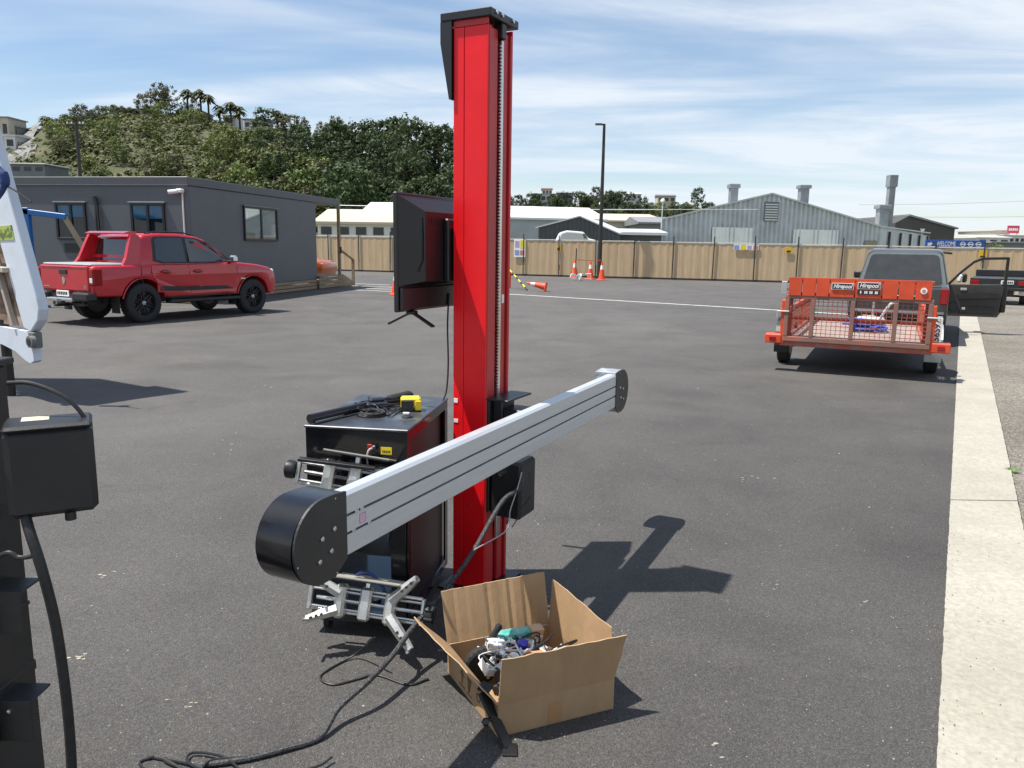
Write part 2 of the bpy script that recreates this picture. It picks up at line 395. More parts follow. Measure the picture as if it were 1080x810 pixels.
M_PAINT = mat('road_paint', (0.62, 0.61, 0.58), 0.7, col2=(0.34, 0.33, 0.31), scale=3.5, p0=0.5, p1=0.75)

KD = Vector((0.4945, 0.869)); KN = Vector((0.869, -0.4945)); K0 = Vector((1.373, 2.232))
def kl(Y, off=0.0):
    p = K0 + KN*off; s = (Y-p.y)/KD.y; return (p.x+KD.x*s, Y)
def sheet(name, poly, z, m, sub=0):
    bm = bmesh.new(); bm.faces.new([bm.verts.new((x, y, z)) for x, y in poly])
    me = bpy.data.meshes.new(name); bm.to_mesh(me); bm.free(); me.materials.append(m)
    o = bpy.data.objects.new(name, me); COL.objects.link(o); o['kind'] = 'structure'; return o
sheet('ground', [(-1600, -200), (1600, -200), (1600, 3000), (-1600, 3000)], -0.030, mat('dry_earth', (0.16, 0.15, 0.10), 0.95, col2=(0.10, 0.12, 0.06), scale=0.02))
asph = sheet('asphalt_yard', [(-60, -8), kl(-8), kl(38), (-60, 66)], 0.0, M_ASPH)
sheet('gravel_verge', [kl(-8, .395), (45, -8), (45, 33), kl(37, .395)], -0.006, M_GRAV)
strip = thing('concrete_edge', None, None); strip['kind'] = 'structure'
yy = 4.93-2.6505*5
while yy < 37.5:
    ln = 3.05; m = MB(); j = R.uniform(-.004, .004)
    a0, a1 = yy, yy+ln*KD.y
    q0, q1, q2_, q3 = kl(a0+.0008), kl(a0+.0008, .385), kl(a1-.0008, .385), kl(a1-.0008)
    nseg = 90; L_, R_ = [], []
    for i in range(nseg+1):
        f = i/nseg
        wl, wr = R.uniform(-.0035, .001), R.uniform(-.002, .002)
        L_.append((q0[0]+(q3[0]-q0[0])*f+KN.x*wl, q0[1]+(q3[1]-q0[1])*f+KN.y*wl)); R_.append((q1[0]+(q2_[0]-q1[0])*f+KN.x*wr, q1[1]+(q2_[1]-q1[1])*f+KN.y*wr))
    m.prism(L_ + R_[::-1], 'z', -.06, .012+j)
    m.build('slab', M_CONC, strip); yy = a1
def stripe(a, b, wd, z=0.004):
    a, b = Vector(a[:2]), Vector(b[:2]); d = (b-a).normalized(); n = Vector((-d.y, d.x))*wd/2
    m = MB(); m.add([(*(a+n), z), (*(a-n), z), (*(b-n), z), (*(b+n), z)], [(0, 1, 2, 3)]); return m.build('painted_line', M_PAINT, asph)
stripe((-4.2, 29.6), (9.6, 19.5), .16)
for i in range(4):
    a = gp(380+4*i, 299.5+2.4*i); stripe((a.x-.6, a.y+.25), (a.x+1.3, a.y-.5), .14, .005)
# loose chips and grit on the sealing
m = MB()
for i in range(1300):
    Y = 2.1 + 9*R.random()**1.7; X = R.uniform(-.75, .72)*Y*.95
    if X > kl(Y)[0]-.02 and R.random() < .6: continue
    s_ = R.uniform(.0010, .0026)*(1+.12*Y)*(2.0 if R.random() < .04 else 1); a = R.uniform(0, 3); ca, sa = math.cos(a)*s_, math.sin(a)*s_
    m.add([(X-ca, Y-sa, 0), (X+sa, Y-ca, 0), (X+ca*1.3, Y+sa*1.3, 0), (X-sa, Y+ca, 0), (X, Y, s_*.8)], [(0, 1, 4), (1, 2, 4), (2, 3, 4), (3, 0, 4)])
o = m.build('stone_chips', mat('pale_stone', (0.33, 0.31, 0.275), 0.9, var=0.45, scale=3), recalc=False); tag(o, 'pale stone chips and grit strewn over the asphalt', 'grit', kind='stuff')

m = MB()
for cx_, cy_, n_, sp_, sz in ((788, 503, 9, .10, .011), (815, 620, 4, .06, .010), (905, 634, 2, .04, .012), (300, 410, 5, .25, .014), (120, 605, 5, .06, .012), (82, 694, 9, .03, .010), (195, 745, 7, .05, .009), (240, 470, 5, .3, .012), (760, 790, 3, .05, .010)):
    c0 = gp(cx_, cy_)
    for k in range(n_):
        X, Y = c0.x+R.gauss(0, sp_)*.7, c0.y+R.gauss(0, sp_)*.5; s_ = sz*R.uniform(.2, .75); a = R.uniform(-.5, .5)
        pts = [(X+math.cos(a+t_*1.05)*s_*R.uniform(.6, 1.3)*1.6, Y+math.sin(a+t_*1.05)*s_*R.uniform(.5, 1.1)) for t_ in range(6)]
        m.prism(pts, 'z', .0, .0022)
tag(m.build('paint_flakes', mat('cream_flake', (.34, .31, .25), .8, var=.2)), 'pale flakes and sandy crumbs scattered on the asphalt', 'flakes', kind='stuff')
m = MB()
for i in range(420):
    Y = 2.1+11*R.random()**1.6; e = R.random()
    X = kl(Y, (R.gauss(0, .025) if e < .6 else R.uniform(.02, .37)))[0]; s_ = R.uniform(.0010, .0026)*(1+.1*Y); z0 = .012 if X > kl(Y)[0]+.004 else 0.0
    a = R.uniform(0, 3); ca, sa = math.cos(a)*s_, math.sin(a)*s_
    m.add([(X-ca, Y-sa, z0), (X+sa, Y-ca, z0), (X+ca*1.3, Y+sa*1.3, z0), (X-sa, Y+ca, z0), (X, Y, z0+s_*.8)], [(0, 1, 4), (1, 2, 4), (2, 3, 4), (3, 0, 4)])
tag(m.build('kerb_grit', mat('dark_grit', (0.13, 0.115, 0.095), 0.9, var=.5, scale=9), recalc=False), 'dark grit gathered along the edge of the concrete strip', 'grit', kind='stuff')
wd_ = gp(1068, 498); wdt = thing('weed', 'small green weed growing at the outer edge of the concrete strip', 'weed', (wd_.x, wd_.y, -.006))
mw_ = MB()
for k in range(16):
    a = R.uniform(0, 6.28); l = R.uniform(.03, .07); d = Vector((math.cos(a), math.sin(a), 0)); n_ = Vector((-d.y, d.x, 0))*.008
    mw_.add([Vector((0, 0, 0)), d*l*.5+n_+Vector((0, 0, l*.5)), d*l+Vector((0, 0, l*.35)), d*l*.5-n_+Vector((0, 0, l*.5))], [(0, 1, 2, 3)])
mw_.build('leaves', mat('weed_green', (.10, .20, .03), .6, var=.3), wdt, recalc=False)

# ================================================================== hills
def lerp_tab(tab, x):
    if x <= tab[0][0]: return tab[0][1]
    for (a, va), (b_, vb) in zip(tab, tab[1:]):
        if x <= b_: return va + (vb-va)*(x-a)/(b_-a)
    return tab[-1][1]
from mathutils import noise as mn
HILL = [(-160, 186), (-40, 172), (8, 158), (30, 148), (48, 139), (70, 129), (110, 125), (160, 125), (235, 131), (275, 146), (330, 160), (400, 170), (470, 182), (505, 205), (540, 240), (590, 262), (700, 266)]
HY0, HY1 = 125.0, 235.0
def hill_z(px, Y):
    top = at(px, lerp_tab(HILL, px), HY1).z
    t_ = (Y-HY0)/(HY1-HY0)
    if t_ <= 0: return -0.5
    p = min(1, t_); s_ = p*p*(3-2*p)*.5 + p*.5
    X = (px-540)/FPX*Y
    b_ = mn.noise(Vector((X*.045, Y*.045, 3)))*4.5*math.sin(math.pi*min(1, p*.97)) + mn.noise(Vector((X*.15, Y*.15, 1)))*1.3*min(1, 4*p*(1.02-p)+.1)
    z = -0.5 + (top+.5)*s_ + b_
    if t_ > 1: z = top - (t_-1)*14 + b_*.2
    return z
def terrain(name, x0, x1, nx, Y0, Y1, ny, zf, m_):
    m = MB(); vs = []
    for j in range(ny+1):
        Y = Y0+(Y1-Y0)*j/ny
        for i in range(nx+1):
            px = x0+(x1-x0)*i/nx; vs.append(((px-540)/FPX*Y, Y, zf(px, Y)))
    m.add(vs, [(j*(nx+1)+i, j*(nx+1)+i+1, (j+1)*(nx+1)+i+1, (j+1)*(nx+1)+i) for j in range(ny) for i in range(nx)], True)
    o = m.build(name, m_, ang=180); o['kind'] = 'structure'; return o
M_SLOPE = mat('scrubby_slope', (0.060, 0.068, 0.028), 0.95, col2=(0.24, 0.18, 0.10), scale=0.07, p0=0.56, p1=0.76, bump=0.5, bscale=0.8)
terrain('hill', -200, 720, 110, 118, 300, 44, hill_z, M_SLOPE)
FAR = [(440, 219), (520, 218), (560, 217), (620, 218), (690, 219), (735, 224), (765, 246), (790, 264)]
def far_z(px, Y):
    top = at(px, lerp_tab(FAR, px), 420).z; t_ = (Y-330)/90
    if t_ <= 0: return -.5
    p = min(1, t_); X = (px-540)/FPX*Y
    return -.5+(top+.5)*(p*p*(3-2*p)) + mn.noise(Vector((X*.03, Y*.03, 7)))*2*p*(1 if p < 1 else .3)
terrain('far_hill', 400, 830, 50, 322, 520, 22, far_z, M_SLOPE)

# ------------------------------------------------------------------ foliage
M_PINE = leafmat('pine_needles', (0.030, 0.052, 0.020), (0.070, 0.098, 0.036), .28)
M_BROAD = leafmat('broad_leaves', (0.075, 0.105, 0.028), (0.160, 0.180, 0.058), .32)
M_LIGHT = leafmat('pale_green_leaves', (0.095, 0.130, 0.032), (0.170, 0.195, 0.064), .25)
M_OLIVE = leafmat('olive_leaves', (0.065, 0.072, 0.032), (0.125, 0.120, 0.060), .28)
M_BARK = mat('bark', (0.09, 0.065, 0.045), 0.9, var=0.3)
def crown_mesh(name, seed, m_, h0, h1, rx, shape, nc, nl, ls):
    r = random.Random(seed); vs = []; fs = []
    cl = []
    for i in range(nc):
        f = r.random()
        if shape == 'cone': z = h0+(h1-h0)*f**1.25; rr = rx*(1.03-f**1.25)**.85
        elif shape == 'pine': z = h0+(h1-h0)*f**.8; rr = rx*(.45+.75*math.sin(math.pi*min(1, .12+.83*f**.9)))*r.uniform(.75, 1.1)
        else: z = h0+(h1-h0)*f; rr = rx*math.sqrt(max(.03, 1-(2*f-.85)**2/1.4))
        a = r.uniform(0, 2*math.pi); q = rr*math.sqrt(r.uniform(.30, 1))
        cl.append((Vector((q*math.cos(a), q*math.sin(a), z)), rx*r.uniform(.17, .36)))
    for c_, cr in cl:
        for k in range(nl):
            d = Vector((r.gauss(0, 1), r.gauss(0, 1), r.gauss(0, .75))).normalized()*cr*r.uniform(.5, 1.05)
            p = c_+d; nn = (d.normalized()+Vector((r.uniform(-.7, .7), r.uniform(-.7, .7), r.uniform(-.1, .9)))).normalized()
            u = nn.orthogonal().normalized(); u.rotate(Matrix.Rotation(r.uniform(0, 6.3), 3, nn)); v_ = nn.cross(u)
            s_ = ls*r.uniform(.6, 1.35); k0 = len(vs)
            vs += [p-u*s_*.7, p+v_*s_*.45, p+u*s_*.8, p-v_*s_*.5]; fs.append((k0, k0+1, k0+2, k0+3))
    me = bpy.data.meshes.new(name); me.from_pydata([tuple(q) for q in vs], [], fs); me.materials.append(m_); return me
def trunk_mesh(name, h, r0, seed, limbs=5, ls=.4, zl=.4):
    r = random.Random(seed); m = MB()
    m.tube([(0, 0, -.6), (r.uniform(-.1, .1), r.uniform(-.1, .1), h*.5), (r.uniform(-.25, .25), r.uniform(-.25, .25), h)], [r0, r0*.7, r0*.25], 6)
    for i in range(limbs):
        a = r.uniform(0, 6.28); z = h*(zl+(.95-zl)*i/limbs); l = h*ls*r.uniform(.5, 1)*(1.1-i/limbs*.7)
        m.tube([(0, 0, z), (math.cos(a)*l*.6, math.sin(a)*l*.6, z+l*.3), (math.cos(a)*l, math.sin(a)*l, z+l*.45)], [r0*.35, r0*.22, r0*.08], 5)
    me = m.build('trunk', M_BARK); d = me.data; bpy.data.objects.remove(me); return d
KIND = {}
for i in range(4): KIND[('pine', i)] = (crown_mesh('crown', 10+i, M_PINE, 2.2, 11.5, 3.6, 'pine', 62, 26, .44), trunk_mesh('trunk', 9.5, .28, i))
for i in range(2): KIND[('conifer', i)] = (crown_mesh('crown', 20+i, M_PINE, .8, 11.5, 3.4, 'cone', 60, 26, .42), trunk_mesh('trunk', 10.5, .25, 30+i, 4, .2))
for i in range(4): KIND[('broad', i)] = (crown_mesh('crown', 40+i, (M_BROAD, M_OLIVE, M_BROAD, M_LIGHT)[i], .7, 6.2, 3.3, 'round', 46, 26, .36), trunk_mesh('trunk', 4.6, .2, 50+i, 5, .4, .25))
for i in range(2): KIND[('scraggy', i)] = (crown_mesh('crown', 60+i, M_OLIVE, 4.0, 10.2, 3.2, 'round', 44, 26, .33), trunk_mesh('trunk', 8.5, .2, 70+i, 7, .38, .3))
def plant(kind, i, p, sc, label, cat, group, name, rz=None):
    t_ = thing(name, label, cat, p, R.uniform(0, 6.28) if rz is None else rz, group)
    t_.scale = (sc*R.uniform(.88, 1.12), sc*R.uniform(.88, 1.12), sc)
    cr, tr = KIND[(kind, i)]
    for nm, me in (('trunk', tr), ('crown', cr)):
        o = bpy.data.objects.new(nm, me); COL.objects.link(o); o.parent = t_
    return t_
def on_hill(px, Y): return Vector(((px-540)/FPX*Y, Y, hill_z(px, Y)-.25))
# dark pines crowding the right shoulder
tops = [(338, 150, 4), (352, 136, 0), (366, 131, 1), (384, 128, 2), (400, 127, 0), (416, 124, 3), (432, 123, 1), (448, 130, 2), (462, 134, 3), (474, 131, 0), (490, 140, 1), (503, 156, 2)]
for px, ty, k in tops:
    Y = R.uniform(206, 226); p = on_hill(px, Y); top = at(px, ty, Y).z
    if k == 4: plant('conifer', 0, p, max(.6, (top-p.z)/11.5), 'pointed dark conifer standing before the pine wood on the hill', 'tree', None, 'conifer_tree')
    else: plant('pine', k, p, max(.6, (top-p.z)/11.8), 'tall dark pine on the skyline of the hill shoulder', 'tree', 'pines along the hill skyline', 'pine_tree')
for i in range(46):
    px = R.uniform(352, 505); Y = 138+70*R.random()
    sz = R.uniform(.72, 1.15); plant('pine', R.randrange(4), on_hill(px, Y), sz, ('tall' if sz > 1 else 'mid sized' if sz > .86 else 'short')+(' dark pine low on the wooded hill slope behind the television' if Y < 170 else ' dark pine high on the wooded slope just below the skyline pines'), 'tree', 'pines on the wooded slope', 'pine_tree')
for i in range(34):
    px = R.uniform(230, 352); Y = 140+62*R.random()
    ki = R.randrange(4); sz = R.uniform(.85, 1.4); plant('broad', ki, on_hill(px, Y), sz, ('big ' if sz > 1.25 else 'modest ')+('mid green', 'olive', 'deep green', 'pale green')[ki]+' bushy tree on the middle of the hillside', 'tree', 'bushy trees on the middle slope', 'hillside_tree')
for i in range(16):
    px = R.uniform(270, 350); Y = 165+50*R.random()
    plant('pine', R.randrange(4), on_hill(px, Y), R.uniform(.55, .85), 'dark tree between the bushy trees on the middle slope', 'tree', 'dark trees on the middle slope', 'dark_tree')
for i in range(78):
    px = R.uniform(-30, 250); Y = 140+92*R.random()
    if px < 70 and Y > 165: continue
    ki = R.randrange(4); sz = R.uniform(.40, .80); plant('broad', ki, on_hill(px, Y), sz, ('large ' if sz > .62 else 'small ')+('mid green', 'olive', 'deep green', 'pale green')[ki]+' rounded bush on the scrubby bluff', 'bush', 'bushes on the bluff', 'hillside_bush')
plant('conifer', 0, on_hill(57, 152), .74, 'dark spreading conifer below the grey cliff beside the power pole', 'tree', None, 'conifer_tree')
plant('conifer', 1, on_hill(114, 152), .86, 'broad dark conifer on the open bluff right of the power pole', 'tree', None, 'conifer_tree')
plant('conifer', 0, on_hill(127, 150), .62, 'small dark conifer leaning against the broad conifer on the bluff', 'tree', None, 'conifer_tree')
for px, ty, i in ((163, 100, 0), (181, 88, 1), (191, 92, 0), (172, 97, 1), (186, 98, 0), (205, 108, 1), (216, 104, 0)):
    p = on_hill(px, 233); plant('scraggy', i, p, (at(px, ty, 233).z-p.z)/10.2, 'scraggy gum tree on the hilltop beside the flat roofed house', 'tree', 'gum trees on the hilltop', 'gum_tree')
for px, ty, k in ((243, 128, 1), (300, 126, 0), (312, 121, 1), (322, 124, 0), (345, 129, 1), (357, 124, 0)):
    p = on_hill(px, 231); plant('scraggy', k, p, (at(px, ty, 231).z-p.z)/10.2, 'thin crowned tree on the hill crest between palms and pines', 'tree', 'thin trees along the crest', 'crest_tree')
for i in range(30):
    px = R.uniform(108, 345); p = on_hill(px, R.uniform(229, 236))
    plant('broad', R.randrange(3), p, R.uniform(.35, .62), 'small bush on the very crest of the hill', 'bush', 'bushes on the crest', 'crest_bush')
# palms
M_FROND = leafmat('palm_fronds', (0.05, 0.062, 0.022), (0.10, 0.105, 0.045), .2)
def palm(px, ty, Y, label, group=None):
    p = on_hill(px, Y); h = at(px, ty, Y).z - p.z
    t_ = thing('palm_tree', label, 'palm', p, R.uniform(0, 6), group)
    part('trunk', M_BARK, t_, lambda m: m.tube([(0, 0, -.5), (.1, 0, h*.5), (0, 0, h-1.6)], [.36, .28, .3], 7))
    m = MB()
    for k in range(60):
        a = R.uniform(0, 6.28); e = R.uniform(-.7, 1.35); l = R.uniform(2.2, 3.4); d = Vector((math.cos(a), math.sin(a), 0)); s_ = Vector((-d.y, d.x, 0))*.34
        b0 = Vector((0, 0, h-1.7)); p1 = b0+d*l*.5*math.cos(e)+Vector((0, 0, l*.5*math.sin(e))); p2 = b0+d*l*(.5*math.cos(e)+.42)+Vector((0, 0, l*(.5*math.sin(e)-.28)))
        m.add([b0-s_*.4, b0+s_*.4, p1+s_, p1-s_, p2+s_*.3, p2-s_*.3], [(0, 1, 2, 3), (3, 2, 4, 5)])
    m.build('crown', M_FROND, t_, recalc=False)
for px, ty in ((209, 94), (222, 94), (230, 99), (241, 110)): palm(px, ty, 234, 'slender palm in the row of palms on the hilltop', 'row of hilltop palms')
for px, ty in ((252, 107), (261, 111)): palm(px, ty, 229, 'bushy palm in front of the white hilltop house', 'palms before the white house')
for px, ty in ((299, 116), (305, 119)): palm(px, ty, 233, 'slender palm in the pair right of the white hilltop house', 'pair of hilltop palms')
palm(64, 122, 234, 'stubby palm at the top of the grey cliff')
for px, ty in ((72, 122), (178, 95)): pass
# far ridge trees
for i in range(230):
    px = R.uniform(515, 758); Y = R.uniform(352, 404)
    p = Vector(((px-540)/FPX*Y, Y, far_z(px, Y)-.3))
    kd = R.choice(('broad', 'broad', 'pine')); ki = R.randrange(3)
    plant(kd, ki, p, R.uniform(.5, .95), 'dark tree among the houses on the far ridge' if kd == 'pine' else ('mid green', 'olive', 'bushy green')[ki]+' round tree among the houses on the far ridge', 'tree', 'trees on the far ridge', 'ridge_tree')
for px, ty in ((624, 197), (728, 198), (660, 203)):
    p = Vector(((px-540)/FPX*415, 415, far_z(px, 415)-.3)); plant('pine', 1, p, (at(px, ty, 415).z-p.z)/11.6, 'tall tree rising above the roofs on the far ridge', 'tree', 'tall trees on the far ridge', 'ridge_tree')
# scrub that covers the bluff between the bushes
m = MB(); vs, fs = [], []; r_ = random.Random(3)
for i in range(7600):
    px = r_.uniform(-60, 500); Y = 128+106*r_.random()
    if px < 66 and Y > 186 and r_.random() < .85: continue
    X = (px-540)/FPX*Y
    if mn.noise(Vector((X*.06, Y*.06, 9))) > .30 and px < 250 and r_.random() < .7: continue
    c_ = Vector((X, Y, hill_z(px, Y)+r_.uniform(0, .5))); cr = r_.uniform(.5, 1.25)
    for k in range(9):
        d = Vector((r_.gauss(0, 1), r_.gauss(0, 1), abs(r_.gauss(0, .9)))).normalized()*cr
        p = c_+d; nn = (d+Vector((r_.uniform(-.6, .6), r_.uniform(-.6, .6), .4))).normalized(); u = nn.orthogonal().normalized(); v_ = nn.cross(u); s_ = r_.uniform(.28, .6)
        k0 = len(vs); vs += [p-u*s_, p+v_*s_*.7, p+u*s_, p-v_*s_*.7]; fs.append((k0, k0+1, k0+2, k0+3))
me = bpy.data.meshes.new('hillside_scrub'); me.from_pydata([tuple(q) for q in vs], [], fs)
for q in (leafmat('scrub_leaves', (0.055, 0.075, 0.024), (0.150, 0.155, 0.060), 0), ): me.materials.append(q)
o = bpy.data.objects.new('hillside_scrub', me); COL.objects.link(o); tag(o, 'low green scrub covering the hillside between the trees', 'scrub', kind='stuff')
# grey cliff
m = MB(); vs = []; nx, ny = 22, 16
for j in range(ny+1):
    for i in range(nx+1):
        px = 16+48*i/nx; f = j/ny; Y = 192+38*f
        tp = at(px, lerp_tab(HILL, px)+3+2*mn.noise(Vector((px*.2, 0, 0))), 230).z; bt = at(px, 176+4*math.sin(px*.2), 192).z
        n_ = mn.noise(Vector((px*.16, f*5, 2)))*2.2+mn.noise(Vector((px*.5, f*14, 2)))*1.1
        vs.append(((px-540)/FPX*Y, Y-5+n_*1.6, bt+(tp-bt)*f+n_*.7))
m.add(vs, [(j*(nx+1)+i, j*(nx+1)+i+1, (j+1)*(nx+1)+i+1, (j+1)*(nx+1)+i) for j in range(ny) for i in range(nx)], False)
o = m.build('cliff', mat('grey_rock', (0.21, 0.205, 0.195), 0.9, col2=(0.10, 0.097, 0.085), scale=0.35, p0=.45, p1=.68, bump=.6, bscale=1.5)); o['kind'] = 'structure'

# ================================================================== far houses and sheds
Z_ = Vector((0, 0, 1))
M_HWHITE = mat('white_render', (0.62, 0.62, 0.60), 0.8, var=0.06, scale=0.5)
M_HCREAM = mat('cream_render', (0.50, 0.45, 0.36), 0.8, var=0.08, scale=0.5)
M_HGREY = mat('grey_weatherboard', (0.17, 0.18, 0.19), 0.7, var=0.1, scale=0.5)
M_ROOFG = mat('grey_roofing', (0.22, 0.225, 0.235), 0.6, var=0.1, scale=0.4)
M_ROOFW = mat('pale_roofing', (0.66, 0.67, 0.68), 0.5, var=0.06, scale=0.2)
M_ROOFT = mat('tan_roofing', (0.50, 0.43, 0.34), 0.7, var=0.08, scale=0.2)
M_ROOFB = mat('brown_roofing', (0.16, 0.11, 0.09), 0.8, var=0.1, scale=0.4)
M_WINDK = mat('dark_window', (0.02, 0.025, 0.03), 0.1, var=0.2)
def house(name, label, x0, x1, ytop, ybase, Y, depth, roofh, mw, mr, nwin=3, cat='house', group=None, over=.4, rt=.12, sink=3.0, wz=(.35, .75), gx=False, rz=0.0):
    c_ = at((x0+x1)/2, ybase, Y); wd = (x1-x0)/FPX*Y; hh = (ybase-ytop)/FPX*Y
    t_ = thing(name, label, cat, c_, rz, group)
    part('wall', mw, t_, lambda m: m.box(-wd/2, wd/2, 0, depth, -sink, hh))
    if roofh <= .3: part('roof', mr, t_, lambda m: m.box(-wd/2-over, wd/2+over, -over, depth+over, hh+.01, hh+.01+max(.15, roofh), .03))
    elif gx:
        part('roof', mr, t_, lambda m: m.prism([(-wd/2-over, hh-.1), (wd/2+over, hh-.1), (wd/2+over, hh+rt), (0, hh+roofh+rt), (-wd/2-over, hh+rt)], 'y', -over, depth+over))
    else:
        part('roof', mr, t_, lambda m: m.prism([(-over, hh-.1), (depth+over, hh-.1), (depth+over, hh+.12), (depth/2, hh+roofh+.12), (-over, hh+.12)], 'x', -wd/2-over, wd/2+over))
    for i in range(nwin):
        a = -wd/2+wd*(i+.2)/nwin; b_ = a+wd*.6/nwin
        part('window', M_WINDK, t_, lambda m: m.box(a, b_, -.06, .05, hh*wz[0], hh*wz[1]))
    return t_
house('hilltop_house', 'long low white house with flat roof on the hilltop left of the gum trees', 124, 158, 116, 123, 236, 9, .3, M_HWHITE, M_ROOFW, 4, wz=(.15, .8), over=.8)
house('hilltop_house', 'low house almost hidden behind the gum trees on the hilltop', 186, 212, 118, 124, 238, 9, .3, M_HGREY, M_ROOFG, 3)
house('hilltop_house', 'small white house left of the bushy hilltop palms', 236, 248, 123, 131, 232, 7, .3, M_HWHITE, M_ROOFW, 1)
house('hilltop_house', 'white two storey house behind the bushy palms on the hill', 258, 279, 127, 138, 228, 8, .8, M_HWHITE, M_ROOFG, 3)
house('hilltop_house', 'narrow cream house at the crest right of the white house', 288, 303, 137, 143, 232, 7, .3, M_HCREAM, M_ROOFW, 2)
house('cliff_house', 'tall cream house on the cliff top beside the white steel bed', -4, 10, 126, 150, 215, 8, .3, M_HCREAM, M_ROOFG, 2)
house('cliff_house', 'dark grey upper house behind the cream cliff house', 9, 20, 135, 145, 218, 8, .3, M_HGREY, M_ROOFG, 1)
house('cliff_house', 'white house below the dark house at the cliff foot', 6, 17, 144, 160, 205, 8, .5, M_HWHITE, M_ROOFW, 1)
t_ = house('terrace_house', 'long white house with two roof decks above the grey cabin', 12, 47, 174, 184, 150, 8, .2, M_HGREY, M_ROOFW, 3)
house('ridge_house', 'white two storey house with many windows on the far ridge', 561, 586, 205, 214, 404, 9, .2, M_HWHITE, M_ROOFG, 5)
for x0, x1, yt, yb, mw, mr, lab in ((588, 604, 201, 208, M_HGREY, M_ROOFG, 'dark grey house with low roof on the far ridge'), (612, 628, 205, 211, M_HCREAM, M_ROOFB, 'cream house under a brown roof on the far ridge'),
        (640, 656, 203, 210, M_HGREY, M_ROOFB, 'grey house under a brown roof right of the light pole'), (662, 676, 202, 208, M_HWHITE, M_ROOFW, 'white box house with pale roof on the far ridge'),
        (694, 712, 204, 212, M_HCREAM, M_ROOFG, 'cream house with grey roof on the far ridge end'), (572, 582, 197, 203, M_HCREAM, M_ROOFB, 'small house above the white two storey house')):
    house('ridge_house', lab, x0, x1, yt+3, yb+3, 414, 9, .9, mw, mr, 3)
# buildings just beyond the fence
house('white_shed', 'long white walled building under a tan roof beyond the fence', 336, 426, 236, 249, 74, 12, 1.4, M_HWHITE, M_ROOFT, 5, 'shed', wz=(.1, .7), sink=4)
house('white_shed', 'pale roofed shed behind the tan roofed building', 385, 470, 226, 240, 100, 14, 1.6, M_HWHITE, M_ROOFW, 0, 'shed', sink=6)
house('tan_roof_shed', 'low shed with broad tan roof behind the dark gabled shed', 628, 700, 234, 244, 108, 30, 1.5, M_HCREAM, M_ROOFT, 0, 'shed', sink=6)
house('grey_roof_shed', 'grey roofed shed tucked beside the corrugated warehouse', 676, 716, 236, 246, 96, 14, .9, M_ROOFG, M_ROOFG, 0, 'shed', sink=6)
house('white_hall', 'long pale grey hall with white roof behind the red column', 430, 640, 231, 252, 84, 13, 1.5, mat('pale_grey_cladding', (0.36, 0.38, 0.40), .7, var=.08, scale=.6), M_ROOFW, 0, 'hall', sink=6, over=.3, rz=.22)

def corr(m, p0, p1, z0, topf, pitch, amp, nper=4):
    p0, p1 = Vector(p0), Vector(p1); d = p1-p0; ln = d.length; d.normalize(); nrm = Vector((d.y, -d.x)); k = int(ln/pitch*nper); vs = []
    for i in range(k+1):
        s_ = ln*i/k; p = p0+d*s_+nrm*amp*math.sin(2*math.pi*i/nper+.4)
        vs += [(p.x, p.y, z0), (p.x, p.y, topf(s_/ln))]
    m.add(vs, [(2*i, 2*i+2, 2*i+3, 2*i+1) for i in range(k)], False)
M_CORR = mat('galvanised_corrugated_iron', (0.52, 0.55, 0.57), 0.5, metal=0.15, var=0.14, scale=0.8, rvar=.08)
M_CORRD = mat('charcoal_corrugated_iron', (0.075, 0.08, 0.09), 0.55, var=0.1, scale=0.8)
M_CORRW = mat('white_corrugated_panel', (0.84, 0.85, 0.83), 0.6, var=0.06, scale=0.8)
# big corrugated warehouse
A = at(697, 231, 70); B = at(929, 239, 74); ap = at(808, 204, 72); C_ = at(979, 257, 96)
wh = thing('warehouse', 'big galvanised corrugated warehouse with low gable and louvre', 'warehouse', (A.x, A.y, 0))
dB = Vector((B.x-A.x, B.y-A.y)); fA = .478
ez = A.z; azp = ap.z
def wtop(f): return ez+(azp-ez)*f/fA if f < fA else azp+(B.z-azp)*(f-fA)/(1-fA)
part('front_wall', M_CORR, wh, lambda m: corr(m, (0, 0), dB, -1, wtop, .46, .11))
sdv = Vector((C_.x-B.x, C_.y-B.y))
part('side_wall', M_CORR, wh, lambda m: corr(m, dB, dB+sdv, -1, lambda f: B.z-.35*f, .36, .06))
a3, b3, p3 = Vector((0, 0, ez)), Vector((dB.x, dB.y, B.z)), Vector((dB.x*fA, dB.y*fA, azp)); s3 = Vector((.32, .947, 0))*24; ov = Vector((.05, -.22, .06))
def roofm(m):
    for e, q in ((a3, p3), (p3, b3)):
        vs = [e+ov, q+ov, q+ov+s3, e+ov+s3]; vs += [v-Vector((0, 0, .14)) for v in vs]
        m.add(vs, [(0, 1, 2, 3), (4, 5, 6, 7), (0, 1, 5, 4), (2, 3, 7, 6), (1, 2, 6, 5), (0, 3, 7, 4)])
part('roof', M_CORR, wh, roofm)
sv3 = Vector((sdv.x, sdv.y, 0)); part('lean_to_roof', M_CORR, wh, lambda m: m.add([b3+ov, b3+ov+sv3, b3+ov+s3, b3+ov-Z_*.12, b3+ov+sv3-Z_*.12, b3+ov+s3-Z_*.12], [(0, 1, 2), (3, 4, 5), (0, 1, 4, 3), (1, 2, 5, 4), (2, 0, 3, 5)]))
ux = dB.normalized(); un = Vector((ux.y, -ux.x))
def onwall(s0, s1, z0, z1, off, th): # box standing off the front wall
    Mx = frame((0, 0, 0), (ux.x, ux.y, 0), (-un.x, -un.y, 0), (0, 0, 1)); return lambda m: m.box(s0, s1, -off-th, -off, z0, z1, 0, Mx)
WL = dB.length
def wf(px): return (px-697)/(929-697)*WL
pxh = 72/FPX
